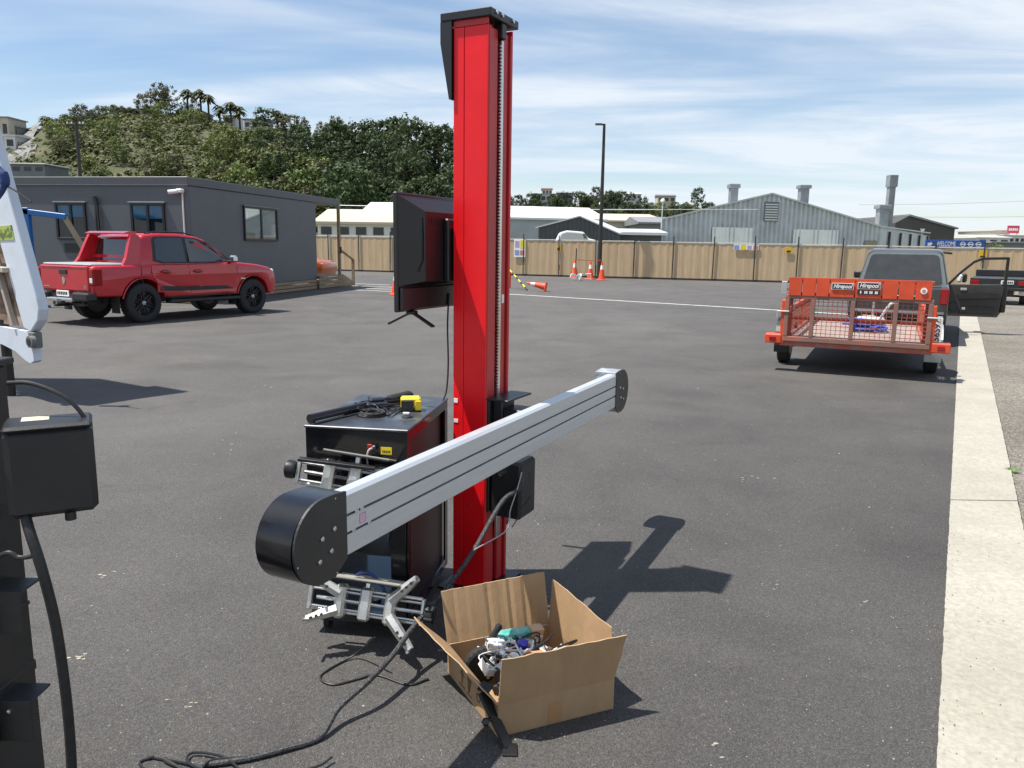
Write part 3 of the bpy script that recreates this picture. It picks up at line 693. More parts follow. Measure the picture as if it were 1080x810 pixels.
lv = part('louvre_frame', M_HGREY, wh, onwall(wf(801), wf(816), azp-2.45, azp-.75, .07, .08))
for k in range(7): part('slat', M_ROOFW, lv, onwall(wf(802), wf(815), azp-2.38+k*.225, azp-2.28+k*.225, .15, .06))
part('white_panel', M_CORRW, wh, lambda m: corr(m, ux*wf(749)+un*.09, ux*wf(791)+un*.09, -.5, lambda f: 3.55, .36, .06))
part('white_panel', M_CORRW, wh, lambda m: corr(m, ux*wf(834)+un*.09, ux*wf(882)+un*.09, -.5, lambda f: 3.5, .36, .06))
part('rusty_panel', mat('stained_panel', (0.28, 0.25, 0.17), .7, var=.2), wh, onwall(wf(912), wf(926), .5, 2.6, .07, .03))
for k in range(5):
    f = .12+.2*k; q = dB+sdv*f
    part('wall_post', M_DARKPOST, wh, lambda m: m.box(q.x-.05, q.x+.15, q.y-.4, q.y-.25, -1, B.z-.4))
M_VENT = mat('dull_galvanised_duct', (.20, .215, .225), .6, var=.15, scale=2)
def flue(px, y0, y1, Y, wpx, label):
    c_ = at(px, y1, Y); h = (y1-y0)/FPX*Y; wd = wpx/FPX*Y
    t_ = thing('roof_vent', label, 'vent', (c_.x, c_.y, c_.z))
    part('duct', M_VENT, t_, lambda m: m.box(-wd*.4, wd*.4, -wd*.4, wd*.4, -1.4, h*.72, .03))
    part('cowl', M_VENT, t_, lambda m: m.box(-wd*.55, wd*.55, -wd*.55, wd*.55, h*.72, h, .05))
    return t_
flue(773, 195, 211, 80, 10, 'square galvanised roof vent on the left slope of the warehouse')
flue(847, 196, 209, 80, 11, 'squat galvanised roof vent right of the warehouse ridge')
t_ = flue(937, 187, 230, 84, 8, 'tall square galvanised flue behind the warehouse eave')
t_ = flue(930, 217, 231, 83, 12, 'white capped vent below the tall galvanised flue'); 
# dark gabled shed before the white hall
A = at(568, 239, 60); B = at(652, 246, 60); ap = at(611, 228, 60)
ds = thing('dark_shed', 'charcoal corrugated gabled shed with pale roof beyond the fence', 'shed', (A.x, A.y, 0)); Wd = B.x-A.x
part('front_wall', M_CORRD, ds, lambda m: corr(m, (0, 0), (Wd, 0), -1, lambda f: A.z+(ap.z-A.z)*f/.51 if f < .51 else ap.z+(B.z-ap.z)*(f-.51)/.49, .33, .05))
def dsr(m):
    for e, q in (((-.25, A.z-.03), (Wd*.51, ap.z+.05)), ((Wd*.51, ap.z+.05), (Wd+.1, B.z+.02))):
        vs = [(e[0], -.15, e[1]), (q[0], -.15, q[1]), (q[0]+3.3, 14, q[1]), (e[0]+3.3, 14, e[1])]; vs += [(x, y, z-.1) for x, y, z in vs]
        m.add(vs, [(0, 1, 2, 3), (4, 5, 6, 7), (0, 1, 5, 4), (2, 3, 7, 6), (1, 2, 6, 5), (0, 3, 7, 4)])
part('roof', M_ROOFW, ds, dsr)
part('side_wall', M_CORRD, ds, lambda m: corr(m, (Wd, 0), (Wd+3.3, 14), -1, lambda f: B.z-.1, .33, .05))
# long eaves lean-to on its right
house('lean_to', 'low dark lean-to with pale metal roof beside the dark shed', 652, 697, 247, 258, 62, 8, .35, M_CORRD, M_ROOFW, 2, 'shed', sink=3, wz=(-.2, .3))
# dark gable on the right and the blue sign building
A = at(944, 240, 104); B = at(1006, 252, 104); ap = at(956, 228, 104)
dg = thing('dark_building', 'plain dark brown gabled building behind the warehouse end', 'building', (A.x, A.y, 0)); Wd = B.x-A.x; dz = .35
M_DKCLAD = mat('dark_brown_cladding', (0.07, 0.066, 0.062), 0.7, var=.1, scale=.5)
part('wall', M_DKCLAD, dg, lambda m: m.prism([(0, -1), (Wd, -1), (Wd, A.z), (Wd*.2, ap.z), (0, A.z+.6)], 'y', 0, 22))
part('roof', M_ROOFG, dg, lambda m: m.prism([(Wd*.2, ap.z+.02), (Wd+.3, A.z-.1), (Wd+.3, A.z+.1), (Wd*.2, ap.z+.25)], 'y', -.3, 22.3))
part('emblem', M_PAPER, dg, lambda m: m.prism([(Wd*.42, A.z-.1), (Wd*.5, A.z-.1), (Wd*.46, A.z-.9)], 'y', -.06, 0))
sg = at(1008, 257.5, 78); sw_, sh_ = 62/FPX*78, 8/FPX*78
ws = thing('welcome_sign', 'long blue welcome sign with white lettering above the fence', 'sign', (sg.x, sg.y, 0))
M_BLUE = mat('sign_blue', (0.018, 0.085, 0.36), 0.5, var=.06)
part('board', M_BLUE, ws, lambda m: m.box(-sw_/2, sw_/2, 0, .12, sg.z-sh_/2, sg.z+sh_/2, .02))
for x in (-.35, .35): part('post', M_DARKPOST, ws, lambda m: m.box(sw_*x-.06, sw_*x+.06, .12, .24, -.03, sg.z+sh_*.4))
FR = frame((0, 0, 0), (1, 0, 0), (0, 0, 1), (0, -1, 0))
def face_at(x, z, y=-.004): return frame((x, y, z), (1, 0, 0), (0, 0, 1), (0, -1, 0))
text_mesh('lettering', 'WELCOME', .62, M_PAPER, ws, face_at(-sw_*.16, sg.z), bold=.01, width=1.9)
part('arrow', M_PAPER, ws, lambda m: m.prism([(-sw_*.47, sg.z+.1), (-sw_*.42, sg.z+.1), (-sw_*.42, sg.z+.22), (-sw_*.39, sg.z), (-sw_*.42, sg.z-.2), (-sw_*.47, sg.z-.2)], 'y', -.01, -.001))
for k in range(3):
    part('round_emblem', M_PAPER, ws, lambda m: m.lathe([(.25, -.01), (.25, 0), (.19, 0), (.19, -.01), (.25, -.01)], (sw_*(.12+.13*k), -.005, sg.z), 'y', 14))
    part('emblem_bar', M_PAPER, ws, lambda m: m.box(sw_*(.12+.13*k)-.3, sw_*(.12+.13*k)+.3, -.013, -.004, sg.z-.06, sg.z+.06))
# town roofs at the right edge
house('town_block', 'cream town block with stepped top beyond the fence', 1049, 1064, 244, 254, 190, 16, .2, M_HCREAM, M_HCREAM, 0, 'building', sink=10)
tb = house('town_block', 'white building topped by a pink sign in the distance', 1058, 1080, 249, 260, 186, 16, .2, M_HWHITE, M_ROOFW, 4, 'building', sink=10)
house('town_block', 'long low white town roof left of the pink sign', 1030, 1064, 251, 260, 180, 16, .6, M_HWHITE, M_ROOFW, 3, 'building', sink=10)
house('town_block', 'dark low town roof above the fence end', 1046, 1096, 257, 264, 150, 16, .3, M_HGREY, M_ROOFG, 0, 'building', sink=10)
house('town_block', 'white pitched roof with spire left of the town blocks', 1016, 1028, 253, 260, 190, 10, .8, M_HWHITE, M_ROOFW, 0, 'building', sink=10)
pk = at(1069, 242, 188); ps = thing('pink_billboard', 'pink red rooftop billboard on the distant white building', 'sign', (pk.x, pk.y, pk.z))
part('board', mat('pink_red', (0.55, 0.06, 0.10), .6), ps, lambda m: m.box(-1.4, 1.4, 0, .3, -.9, .9, .04))
part('lettering', M_PAPER, ps, lambda m: [m.box(-1.1+k*.45, -.8+k*.45, -.05, 0, -.3, .3) for k in range(5)])
for x in (-1, 1): part('support', M_GALV, ps, lambda m: m.box(x-.08, x+.08, .05, .25, -2.2, -.88))
for px, ty in ((1046, 254), (1050, 253)):
    q = at(px, 262, 120); plant('broad', 0, Vector((q.x, q.y, -.1)), .45, 'small green tree behind the blue welcome sign', 'tree', 'small trees by the sign', 'street_tree')
# white bus-like vehicle roof behind the fence
vn = at(613, 249, 50); v = thing('white_van', 'white rounded van roof showing above the reed fence', 'van', (vn.x, vn.y, 0))
vw = 53/FPX*50
def vb(m):
    prof = [(-vw/2, .5), (vw/2, .5), (vw/2, 1.5), (vw*.42, 1.95), (vw*.12, 2.15), (vw*.02, 2.55), (-vw*.30, 2.62), (-vw*.42, 2.5), (-vw/2, 1.95)]
    m.prism(prof, 'y', -.95, .95)
o = part('body', M_HWHITE, v, vb); bv = o.modifiers.new('b', 'BEVEL'); bv.width = .12; bv.segments = 3
part('window', M_CARGLASS, v, lambda m: m.prism([(vw*.03, 2.15), (vw*.10, 2.15), (vw*.05, 2.42), (vw*.0, 2.42)], 'y', -.965, -.93))
for x in (-.32, .32):
    for y in (-.8, .8): part('wheel', M_RUBBER, v, lambda m: m.lathe([(.2, -.1), (.34, -.1), (.34, .1), (.2, .1)], (vw*x, y, .34), 'y', 16))

# ================================================================== reed fence
P0, P1 = Vector((-15.0, 48.6)), Vector((25.8, 35.6)); FD = (P1-P0).normalized(); FL = (P1-P0).length
fence = thing('reed_fence', 'long tan reed screen fence on dark posts across the yard', 'fence', (P0.x, P0.y, 0), math.atan2(FD.y, FD.x))
M_REED, t, b, noise, voro, rmp, mix, bump = nodemat('reed_screen', 0.9)
cc = rmp(noise(34, 3, .6, stretch=(1, 1, .03)), [(0.25, (0.40, 0.285, 0.165)), (0.5, (0.50, 0.37, 0.225)), (0.75, (0.58, 0.44, 0.28))])
cc = mix(1.0, cc, rmp(noise(1.2, 4, .6, stretch=(1.5, 1, 1)), [(0.3, G3(.96)), (0.7, G3(1.04))]), 'MULTIPLY')
t.links.new(cc, b.inputs['Base Color']); bump(noise(14, 2, stretch=(1, 1, .03)), .25, .02)
npan = 21; pw = FL/npan
for i in range(npan):
    FH = 2.08-.27*i/npan; m = MB(); nx = 14; vs = []
    for k in range(nx+1):
        x = i*pw+.03+(pw-.06)*k/nx; w_ = .006*math.sin(k*2.1+i)+R.uniform(-.004, .004); tz = FH-.05+R.uniform(-.012, .012)
        vs += [(x, w_, .05), (x, w_, tz), (x, w_+.03, .05), (x, w_+.03, tz)]
    fs = []
    for k in range(nx):
        a = 4*k; fs += [(a, a+4, a+5, a+1), (a+2, a+3, a+7, a+6), (a+1, a+5, a+7, a+3)]
    m.add(vs, fs); pn_ = m.build('reed_panel', M_REED, fence)
    part('top_rail', mat('pale_rail', (0.55, 0.52, 0.46), .6), fence, lambda q: q.box(i*pw, (i+1)*pw, -.02, .05, FH-.03, FH+.03, .006))
    part('plinth', M_DARKPOST, fence, lambda q: q.box(i*pw, (i+1)*pw, -.01, .04, -.02, .10, .006))
for i in range(npan+1):
    part('post', M_DARKPOST, fence, lambda q: q.tube([(i*pw, -.06, -.03), (i*pw+R.uniform(-.03, .03), -.06, 2.08-.27*i/npan+R.uniform(.25, .4))], .03, 7))
def on_fence(px):
    d = _ray(px, 262); s_ = (P0.x*FD.y-P0.y*FD.x)/(d.x*FD.y-d.y*FD.x); return Vector((d.x*s_, d.y*s_))
def fsign(name, label, px, w_, z0, z1, cells, group=None):
    q = on_fence(px); nrm = Vector((FD.y, -FD.x)); q = q+nrm*.045
    t_ = thing(name, label, 'sign', (q.x, q.y, 0), math.atan2(FD.y, FD.x), group)
    part('board', M_PAPER if len(cells) > 1 else MATS.get('yellow_sign') or mat('yellow_sign', (.62, .40, .02), .6), t_, lambda m: m.box(-w_/2, w_/2, -.02, .0, z0, z1, .003))
    for (x0, x1, a0, a1, m_) in cells:
        part('pictogram', m_, t_, lambda m: m.box(-w_/2+w_*x0, -w_/2+w_*x1, -.027, -.021, z0+(z1-z0)*a0, z0+(z1-z0)*a1))
M_SY = mat('sign_yellow', (.70, .60, .02), .6); M_SB = mat('sign_faded_blue', (.22, .30, .55), .6); M_SR = mat('sign_faded_red', (.50, .20, .18), .6); M_SK = mat('sign_black', (.02, .02, .02), .6); M_SV = mat('sign_violet', (.42, .33, .50), .6)
fsign('site_sign', 'tall white safety board with four pictograms on the fence by the column', 548.5, .66, 1.02, 1.98, [(.1, .46, .56, .92, M_SV), (.54, .94, .5, .96, M_SY), (.08, .46, .12, .40, M_SB), (.54, .92, .12, .40, M_SR)])
fsign('warning_sign', 'yellow warning plate on the fence behind the standing cones', 589.5, .24, 1.35, 1.66, [(.2, .8, .25, .7, M_SK)])
fsign('site_sign', 'low strip of four small safety signs on the fence before the warehouse', 787, 1.22, 1.60, 1.86, [(.02, .22, .1, .9, M_SB), (.28, .48, .02, .98, M_SY), (.54, .72, .15, .85, M_SV), (.78, .97, .1, .9, M_SR)])
fsign('warning_sign', 'yellow warning plate on the fence below the white warehouse panel', 832, .32, 1.45, 1.75, [(.2, .8, .2, .5, M_SK)])
fsign('warning_sign', 'yellow warning plate on the fence above the open car door', 1037, .34, 1.38, 1.74, [(.2, .8, .1, .3, M_SK)])
# light pole
lp = on_fence(636.5)-Vector((FD.y, -FD.x))*-.9; q = at(641, 131, lp.y); LH = q.z
lt = thing('light_pole', 'tall dark tapering yard light pole by the reed fence', 'light pole', (lp.x, lp.y, 0))
part('pole', M_DARKPOST, lt, lambda m: m.tube([(0, 0, -.02), (0, 0, .9), (0, 0, LH)], [.12, .115, .07], 10))
part('base_plate', M_DARKPOST, lt, lambda m: m.box(-.2, .2, -.2, .2, 0, .03, .005))
hd = part('lamp_head', M_DARKPOST, lt, lambda m: (m.box(-.32, .05, -.05, .05, LH-.06, LH+.02, .01), m.box(-.46, -.12, -.13, .13, LH-.05, LH+.03, .02)))
part('lens', M_WHITEPL, hd, lambda m: m.box(-.44, -.16, -.1, .1, LH-.062, LH-.051))
# security lamp on grey post by the warehouse; power pole; wires
def simple_pole(name, label, px, ytop, Y, r0, m_, cross=None, lamp=False):
    q = at(px, ytop, Y); t_ = thing(name, label, 'pole', (q.x, q.y, 0)); h = q.z
    part('pole', m_, t_, lambda m: m.tube([(0, 0, -.05), (0, 0, h)], [r0, r0*.7], 8))
    if cross: part('cross_arm', m_, t_, lambda m: m.box(-cross, cross*.85, -.1, .1, h-.5, h-.25, .02))
    if cross:
        for k in (-.9, -.45, .4, .75): part('insulator', M_WHITEPL, t_, lambda m: m.lathe([(.05, 0), (.09, .06), (.05, .2), (0, .22)], (cross*k, 0, h-.25), 'z', 8))
    if lamp: part('lamp', M_WHITEPL, t_, lambda m: m.lathe([(.0, .30), (.16, .2), (.2, .08), (.12, 0), (0, 0)], (0, 0, h), 'z', 12))
    return t_
simple_pole('power_pole', 'dark timber power pole with cross arm before the bluff', 80, 128, 92, .26, M_DARKPOST, 1.1)
simple_pole('lamp_post', 'grey lamp post with white globe at the warehouse corner', 699, 213, 66, .07, M_GALV, None, True)
simple_pole('lamp_post', 'short dark pole with white camera dome beside the light pole', 634, 216, 68, .06, M_GALV, None, True)
def wire(label, pts, r, m_=None):
    m = MB(); m.tube(pts, r, 5); tag(m.build('overhead_wire', m_ or M_GALV), label, 'wire')
wire('pale overhead cable running above the roofs beyond the fence', [at(330, 216, 66), at(480, 219, 66), at(634, 221, 66), at(800, 221, 66)], .03)
wire('thin power line in the sky right of the tall flue', [at(905, 216, 140), at(1000, 215, 140), at(1110, 211, 140)], .035)
wire('lower thin power line in the sky above the dark building', [at(960, 229, 140), at(1040, 229, 140), at(1110, 228, 140)], .035)

# ================================================================== grey portable cabin
cb = thing('portable_cabin', 'charcoal grey portable office cabin with flat roof and timber deck', 'cabin', (-8.4, 20.5, 0), heading(.18, .98))
M_CLAD = mat('charcoal_cladding', (0.098, 0.105, 0.117), 0.5, var=0.05, scale=1.5, bump=.03, bscale=12)
M_FASC = mat('charcoal_fascia', (0.075, 0.08, 0.088), 0.45, var=0.06)
M_FRAMEB = mat('black_window_frame', (0.014, 0.014, 0.015), 0.4)
CW, CD_ = 9.2, 7.6
M_MIRRORGL = mat('reflective_glass', (.42, .45, .45), .03, metal=.85, var=.05)
M_SKYREFL = mat('painted_sky_reflection', (.015, .10, .19), .08, var=.25, scale=3)  # sky reflection painted as a blue strip over the front panes
part('core', M_FASC, cb, lambda m: m.box(-CW+.05, -.05, .05, CD_-.05, .32, 3.1))
for i in range(8):
    part('wall_panel', M_CLAD, cb, lambda m: m.box(-(i+1)*1.15+.0006, -i*1.15-.0006, 0, .05, .36, 3.02, .0008))
for i in range(6):
    k = CD_/6; part('wall_panel', M_CLAD, cb, lambda m: m.box(-.05, 0, .06+i*k+.0006, .06+(i+1)*k-.0006, .36, 3.02, .0008))
part('roof', M_FASC, cb, lambda m: m.box(-CW-.05, .04, -.04, CD_+2.15, 3.03, 3.25, .012))
part('flashing', mat('pale_flashing', (.17, .175, .185), .4), cb, lambda m: m.box(-CW, .042, -.05, -.041, 3.03, 3.05))
for z in (0.02, 0.135, 0.25):
    part('skirting_board', M_WOOD, cb, lambda m: m.box(-.03, .015, .02, CD_, z, z+.095, .006))
    part('skirting_board', M_WOOD, cb, lambda m: m.box(-CW, -.04, -.01, .03, z, z+.095, .006))
def cwin(face, a, b_, z0, z1):
    def bx(m, a0, a1, d0, d1, c0, c1, bev=.004):
        if face == 'front': m.box(a0, a1, -d1, -d0, c0, c1, bev)
        else: m.box(d0, d1, a0, a1, c0, c1, bev)
    w_ = part('window', M_FRAMEB, cb, lambda m: (bx(m, a, b_, .002, .05, z0, z0+.06), bx(m, a, b_, .002, .05, z1-.06, z1), bx(m, a, a+.06, .002, .05, z0+.06, z1-.06), bx(m, b_-.06, b_, .002, .05, z0+.06, z1-.06), bx(m, (a+b_)/2-.035, (a+b_)/2+.035, .002, .045, z0+.06, z1-.06)))
    for q0, q1, dd in ((a+.06, (a+b_)/2-.035, .018), ((a+b_)/2+.035, b_-.06, .010)): \
            (part('pane', M_GLASS if face == 'front' else M_MIRRORGL, w_, lambda m: bx(m, q0, q1, dd-.004, dd, z0+.06, z1-.06, 0)), face == 'front' and part('sky_reflection_strip', M_SKYREFL, w_, lambda m: bx(m, q0, q1, dd+.0005, dd+.0015, z0+.06+(z1-z0)*.56, z1-.062, 0)))
    part('sill', MATS['pale_flashing'], w_, lambda m: bx(m, a-.04, b_+.04, .002, .07, z1, z1+.035))
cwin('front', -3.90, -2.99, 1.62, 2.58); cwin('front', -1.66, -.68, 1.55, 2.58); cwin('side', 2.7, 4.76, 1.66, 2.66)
part('wall_vent', M_FRAMEB, cb, lambda m: m.box(-3.72, -3.2, -.02, 0, 1.28, 1.52, .004))
part('downpipe', M_GLOSSBLK, cb, lambda m: m.tube([(-2.62, -.07, .05), (-2.62, -.07, 2.5), (-2.66, -.08, 2.74)], .055, 10))
part('conduit', M_WHITEPL, cb, lambda m: m.tube([(-.14, -.02, .4), (-.14, -.02, 2.86)], .022, 8))
sc_ = part('security_camera', M_WHITEPL, cb, lambda m: (m.box(-.24, -.08, -.16, 0, 2.84, 2.94, .02), m.tube([(-.2, -.12, 2.88), (-.42, -.2, 2.85)], .055, 10)))
part('lens', M_GLOSSBLK, sc_, lambda m: m.tube([(-.42, -.2, 2.85), (-.43, -.205, 2.848)], .035, 10))
# porch
for i in range(14): part('deck_board', M_WOOD, cb, lambda m: m.box(-2.2, .12, CD_+.02+i*.148, CD_+.155+i*.148, .43, .47, .004))
part('deck_skirt', M_WOOD, cb, lambda m: [m.box(.08, .11, CD_, CD_+2.1, .02+k*.135, .14+k*.135, .004) for k in range(3)])
part('porch_post', M_WOOD, cb, lambda m: m.box(.0, .1, CD_+1.9, CD_+2.0, .0, 3.03, .006))
part('porch_post', M_WOOD, cb, lambda m: m.box(-2.2, -2.1, CD_+1.9, CD_+2.0, .0, 3.03, .006))
part('stringer', M_WOOD, cb, lambda m: m.prism([(CD_+2.12, .0), (CD_+3.3, .0), (CD_+3.3, .12), (CD_+2.12, .47)], 'x', .06, .11))
part('stringer', M_WOOD, cb, lambda m: m.prism([(CD_+2.12, .0), (CD_+3.3, .0), (CD_+3.3, .12), (CD_+2.12, .47)], 'x', -1.3, -1.25))
for k in range(3): part('stair_tread', M_WOOD, cb, lambda m: m.box(-1.25, .06, CD_+2.2+k*.36, CD_+2.5+k*.36, .30-k*.12, .335-k*.12, .004))
hr = part('handrail', M_WOOD, cb, lambda m: (m.beam((.05, CD_+1.95, 1.42), (.05, CD_+3.35, .98), .09, .05), m.box(.0, .1, CD_+3.25, CD_+3.35, 0, 1.0, .005)))
part('sign_plate', M_SR, cb, lambda m: m.box(.1, .11, CD_+1.88, CD_+2.02, 1.75, 1.95))
part('lever_lock', M_BLACKPL, cb, lambda m: m.box(.1, .14, CD_+1.9, CD_+2.0, 1.25, 1.5, .01))

# ================================================================== wheels
M_TYRE = mat('tyre_rubber', (0.02, 0.02, 0.021), 0.75, var=0.25, scale=20, bump=.15, bscale=60)
M_RIMB = mat('black_alloy', (0.045, 0.045, 0.048), 0.22, var=.2, metal=.5)
M_RIMS = mat('silver_steel_rim', (0.42, 0.42, 0.42), 0.4, metal=.6)
def wheel(parent, x, y, r, wd, side, rim=M_RIMB, spokes=6, rr=.64):
    t_ = part('wheel', rim, parent, lambda m: (m.lathe([(r*rr, -wd*.5), (r*rr, wd*.40), (r*rr*.93, wd*.42), (r*rr*.90, wd*.15), (r*.1, wd*.1), (0, wd*.1)], (x, y, r), 'x', 28) if side > 0 else
              m.lathe([(r*rr, wd*.5), (r*rr, -wd*.40), (r*rr*.93, -wd*.42), (r*rr*.90, -wd*.15), (r*.1, -wd*.1), (0, -wd*.1)], (x, y, r), 'x', 28)))
    def tread(m):
        m.lathe([(r*rr, -wd*.46), (r*.80, -wd*.5), (r*.93, -wd*.47), (r*.985, -wd*.40), (r, -wd*.3), (r, wd*.3), (r*.985, wd*.40), (r*.93, wd*.47), (r*.80, wd*.5), (r*rr, wd*.46), (r*rr, -wd*.46)], (x, y, r), 'x', 36)
        for k in range(36):
            a = 2*math.pi*k/36; M_ = Matrix.Translation((x, y, r)) @ Matrix.Rotation(a, 4, 'X')
            for sx in (-1, 1): m.box(sx*wd*.24-wd*.13, sx*wd*.24+wd*.13, -r*.055, r*.035, r*.985, r*1.014, 0, M_)
    part('tyre', M_TYRE, t_, tread)
    for k in range(spokes):
        M_ = Matrix.Translation((x, y, r)) @ Matrix.Rotation(2*math.pi*k/spokes+.2, 4, 'X')
        part('spoke', rim, t_, lambda m: [m.box(side*wd*.20, side*wd*.36, s_*r*.075-r*.032, s_*r*.075+r*.032, r*.1, r*rr*.95, .008, M_) for s_ in (-1, 1)])
    part('hub_cap', M_RIMS if rim is M_RIMB else M_BLACKPL, t_, lambda m: m.lathe([(r*.11, side*wd*.2), (r*.11, side*wd*.37), (r*.05, side*wd*.40), (0, side*wd*.40)], (x, y, r), 'x', 14))
    return t_

# ================================================================== red ute
WB = 2.84
ut = thing('red_ute', 'shiny red double cab ute with black alloys beside the grey cabin', 'ute', (-8.13, 15.97, 0), heading(.475, .88))
def uhw(y, z):
    w_ = .905
    if z > .92: w_ -= .16*(z-.92)
    if z < .62: w_ -= .10*(.62-z)
    if y > WB+.25: w_ -= .30*(y-(WB+.25))**1.5*1.0
    if y < -.85: w_ -= .25*(-.85-y)
    return w_
ol = [(-1.02, .56)] + arc(0, .40, .49, 164, 14, 12) + [(.55, .47), (2.42, .47)] + arc(WB, .40, .48, 168, 10, 12) + [(WB+.52, .44), (WB+.70, .42), (WB+.79, .52), (WB+.81, .70), (WB+.79, .84), (WB+.72, .98), (WB+.55, 1.055),
      (WB+.2, 1.115), (WB-.30, 1.165), (WB-.52, 1.185), (1.6, 1.16), (.8, 1.15), (.2, 1.15), (-.3, 1.145), (-.96, 1.14), (-1.03, 1.11), (-1.045, .85)]
o = part('body', M_CARRED, ut, lambda m: puff(m, ol, uhw, [(0.0, .055), (.010, .022), (.045, 0)]), 42)
def chw(y, z): return .835-.235*(z-1.14)-max(0, (y-1.7))*.10
col_ = [(-.03, 1.10), (WB-.50, 1.10), (WB-.52, 1.17), (2.05, 1.43), (1.66, 1.66), (1.42, 1.735), (1.0, 1.775), (.55, 1.775), (.22, 1.745), (.10, 1.68), (.0, 1.3)]
part('cab', M_CARRED, ut, lambda m: puff(m, col_, chw, [(0.0, .06), (.012, .025), (.05, 0)]), 45)
def side_plate(name, m_, parent, pts, hwf, side, off, th=.006, par=None):
    def fn(m):
        n = len(pts); vs = [(side*(hwf(y, z)+off), y, z) for y, z in pts]+[(side*(hwf(y, z)+off-th), y, z) for y, z in pts]
        m.add(vs, [list(range(n)), list(range(n, 2*n))]+[[i, (i+1) % n, (i+1) % n+n, i+n] for i in range(n)])
    return part(name, m_, parent, fn)
for sd_ in (1, -1):
    side_plate('window_trim', M_BLACKPL, ut, [(.30, 1.22), (.50, 1.17), (2.38, 1.165), (2.32, 1.22), (1.68, 1.615), (1.46, 1.685), (1.0, 1.715), (.42, 1.705), (.36, 1.66)], chw, sd_, .004)
    side_plate('side_window', M_CARGLASS, ut, [(.36, 1.25), (.52, 1.20), (1.08, 1.195), (1.08, 1.685), (.48, 1.68), (.42, 1.63)], chw, sd_, .009)
    side_plate('side_window', M_CARGLASS, ut, [(1.16, 1.195), (2.24, 1.19), (1.68, 1.575), (1.45, 1.655), (1.16, 1.68)], chw, sd_, .009)
    rd = side_plate('door', M_CARRED, ut, [(.30, .60), (1.09, .54), (1.09, 1.13), (.22, 1.13), (.20, 1.0), (.30, .8)], uhw, sd_, .007, .03)
    fd = side_plate('door', M_CARRED, ut, [(1.105, .54), (2.30, .54), (2.38, .8), (2.36, 1.13), (1.105, 1.13)], uhw, sd_, .007, .03)
    for d_, y in ((rd, .42), (fd, 1.22)):
        part('handle', M_CARRED, d_, lambda m: m.box(sd_*.905, sd_*.935, y, y+.2, .985, 1.02, .01)); part('handle_recess', M_BLACKPL, d_, lambda m: m.box(sd_*.88, sd_*.913, y+.03, y+.17, .965, 1.035, .01))
    side_plate('door_decal', M_BLACKPL, rd, [(.36, .62), (1.085, .60), (1.085, .685), (.36, .72)], uhw, sd_, .010); side_plate('door_decal', M_BLACKPL, fd, [(1.11, .60), (2.25, .60), (2.05, .67), (1.11, .685)], uhw, sd_, .010)
    part('side_step', M_BLACKPL, ut, lambda m: m.box(sd_*.76, sd_*.955, .56, 2.40, .36, .43, .02))
    for z, y in ((.38, .7), (.38, 2.2)): part('step_bracket', M_BLACKPL, ut, lambda m: m.box(sd_*.6, sd_*.8, y, y+.06, z, .5, .01))
    part('mud_flap', M_RUBBER, ut, lambda m: m.box(sd_*.64, sd_*.88, -.56, -.54, .22, .58, .004)); part('mud_flap', M_RUBBER, ut, lambda m: m.box(sd_*.66, sd_*.88, WB-.55, WB-.53, .24, .52, .004))
    [part('wheel_well', M_BLACKPL, ut, lambda m: m.prism(arc(c_, .40, .485, 180, 0, 14)+[(c_+.44, .42), (c_-.44, .42)], 'x', sd_*.45, sd_*.60)) for c_ in (0, WB)]
    mr_ = part('mirror', M_CHROME, ut, lambda m: m.box(sd_*.90, sd_*1.10, 2.14, 2.26, 1.17, 1.33, .04)); part('mirror_arm', M_BLACKPL, mr_, lambda m: m.box(sd_*.80, sd_*.93, 2.16, 2.24, 1.165, 1.215, .01))
    side_plate('sail', M_CARRED, ut, [(-.38, 1.12), (-.02, 1.12), (.12, 1.70), (.02, 1.755), (-.06, 1.745), (-.12, 1.62), (-.26, 1.28)], lambda y, z: .80-.17*(z-1.12), sd_, 0, .08)
    tl = part('tail_lamp', M_TAILRED, ut, lambda m: m.box(sd_*.755, sd_*.893, -1.062, -.86, .77, 1.09, .02)); part('reverse_lens', M_WHITEPL, tl, lambda m: m.box(sd_*.785, sd_*.870, -1.066, -1.055, .82, .91, .004))
    part('headlight', M_WHITEPL, ut, lambda m: m.box(sd_*.60, sd_*.80, WB+.56, WB+.755, .86, 1.01, .04)); part('roof_rail', M_BLACKPL, ut, lambda m: m.tube([(sd_*.60, .3, 1.755), (sd_*.60, .5, 1.80), (sd_*.60, 1.2, 1.80), (sd_*.60, 1.5, 1.735)], .016, 8))
    [part('arch_lip', M_CARRED, ut, lambda m: m.tube([(sd_*(uhw(y, z)+.002), y, z) for y, z in arc(c_, .40, rr_, 168, 12, 16)], .013, 6)) for c_, rr_ in ((0, .487), (WB, .477))]
    side_plate('shut_line', M_BLACKPL, ut, [(-.03, .62), (-.018, .62), (-.018, 1.12), (-.03, 1.12)], uhw, sd_, .003); side_plate('shut_line', M_BLACKPL, ut, [(2.41, .56), (2.419, .56), (2.405, 1.12), (2.396, 1.12)], uhw, sd_, .003); side_plate('sill', M_BLACKPL, ut, [(.52, .475), (2.40, .475), (2.40, .50), (.52, .50)], uhw, sd_, .004)
    part('fender_badge', M_CHROME, ut, lambda m: m.box(sd_*.90, sd_*.913, 2.46, 2.60, .80, .825))
for x in (-.765, .765): 
    for y in (0, WB): wheel(ut, x, y, .392, .265, 1 if x > 0 else -1)
part('sports_bar', M_CARRED, ut, lambda m: m.prism([(-.16, 1.74), (.10, 1.755), (.12, 1.79), (-.04, 1.80), (-.17, 1.765)], 'x', -.62, .62))
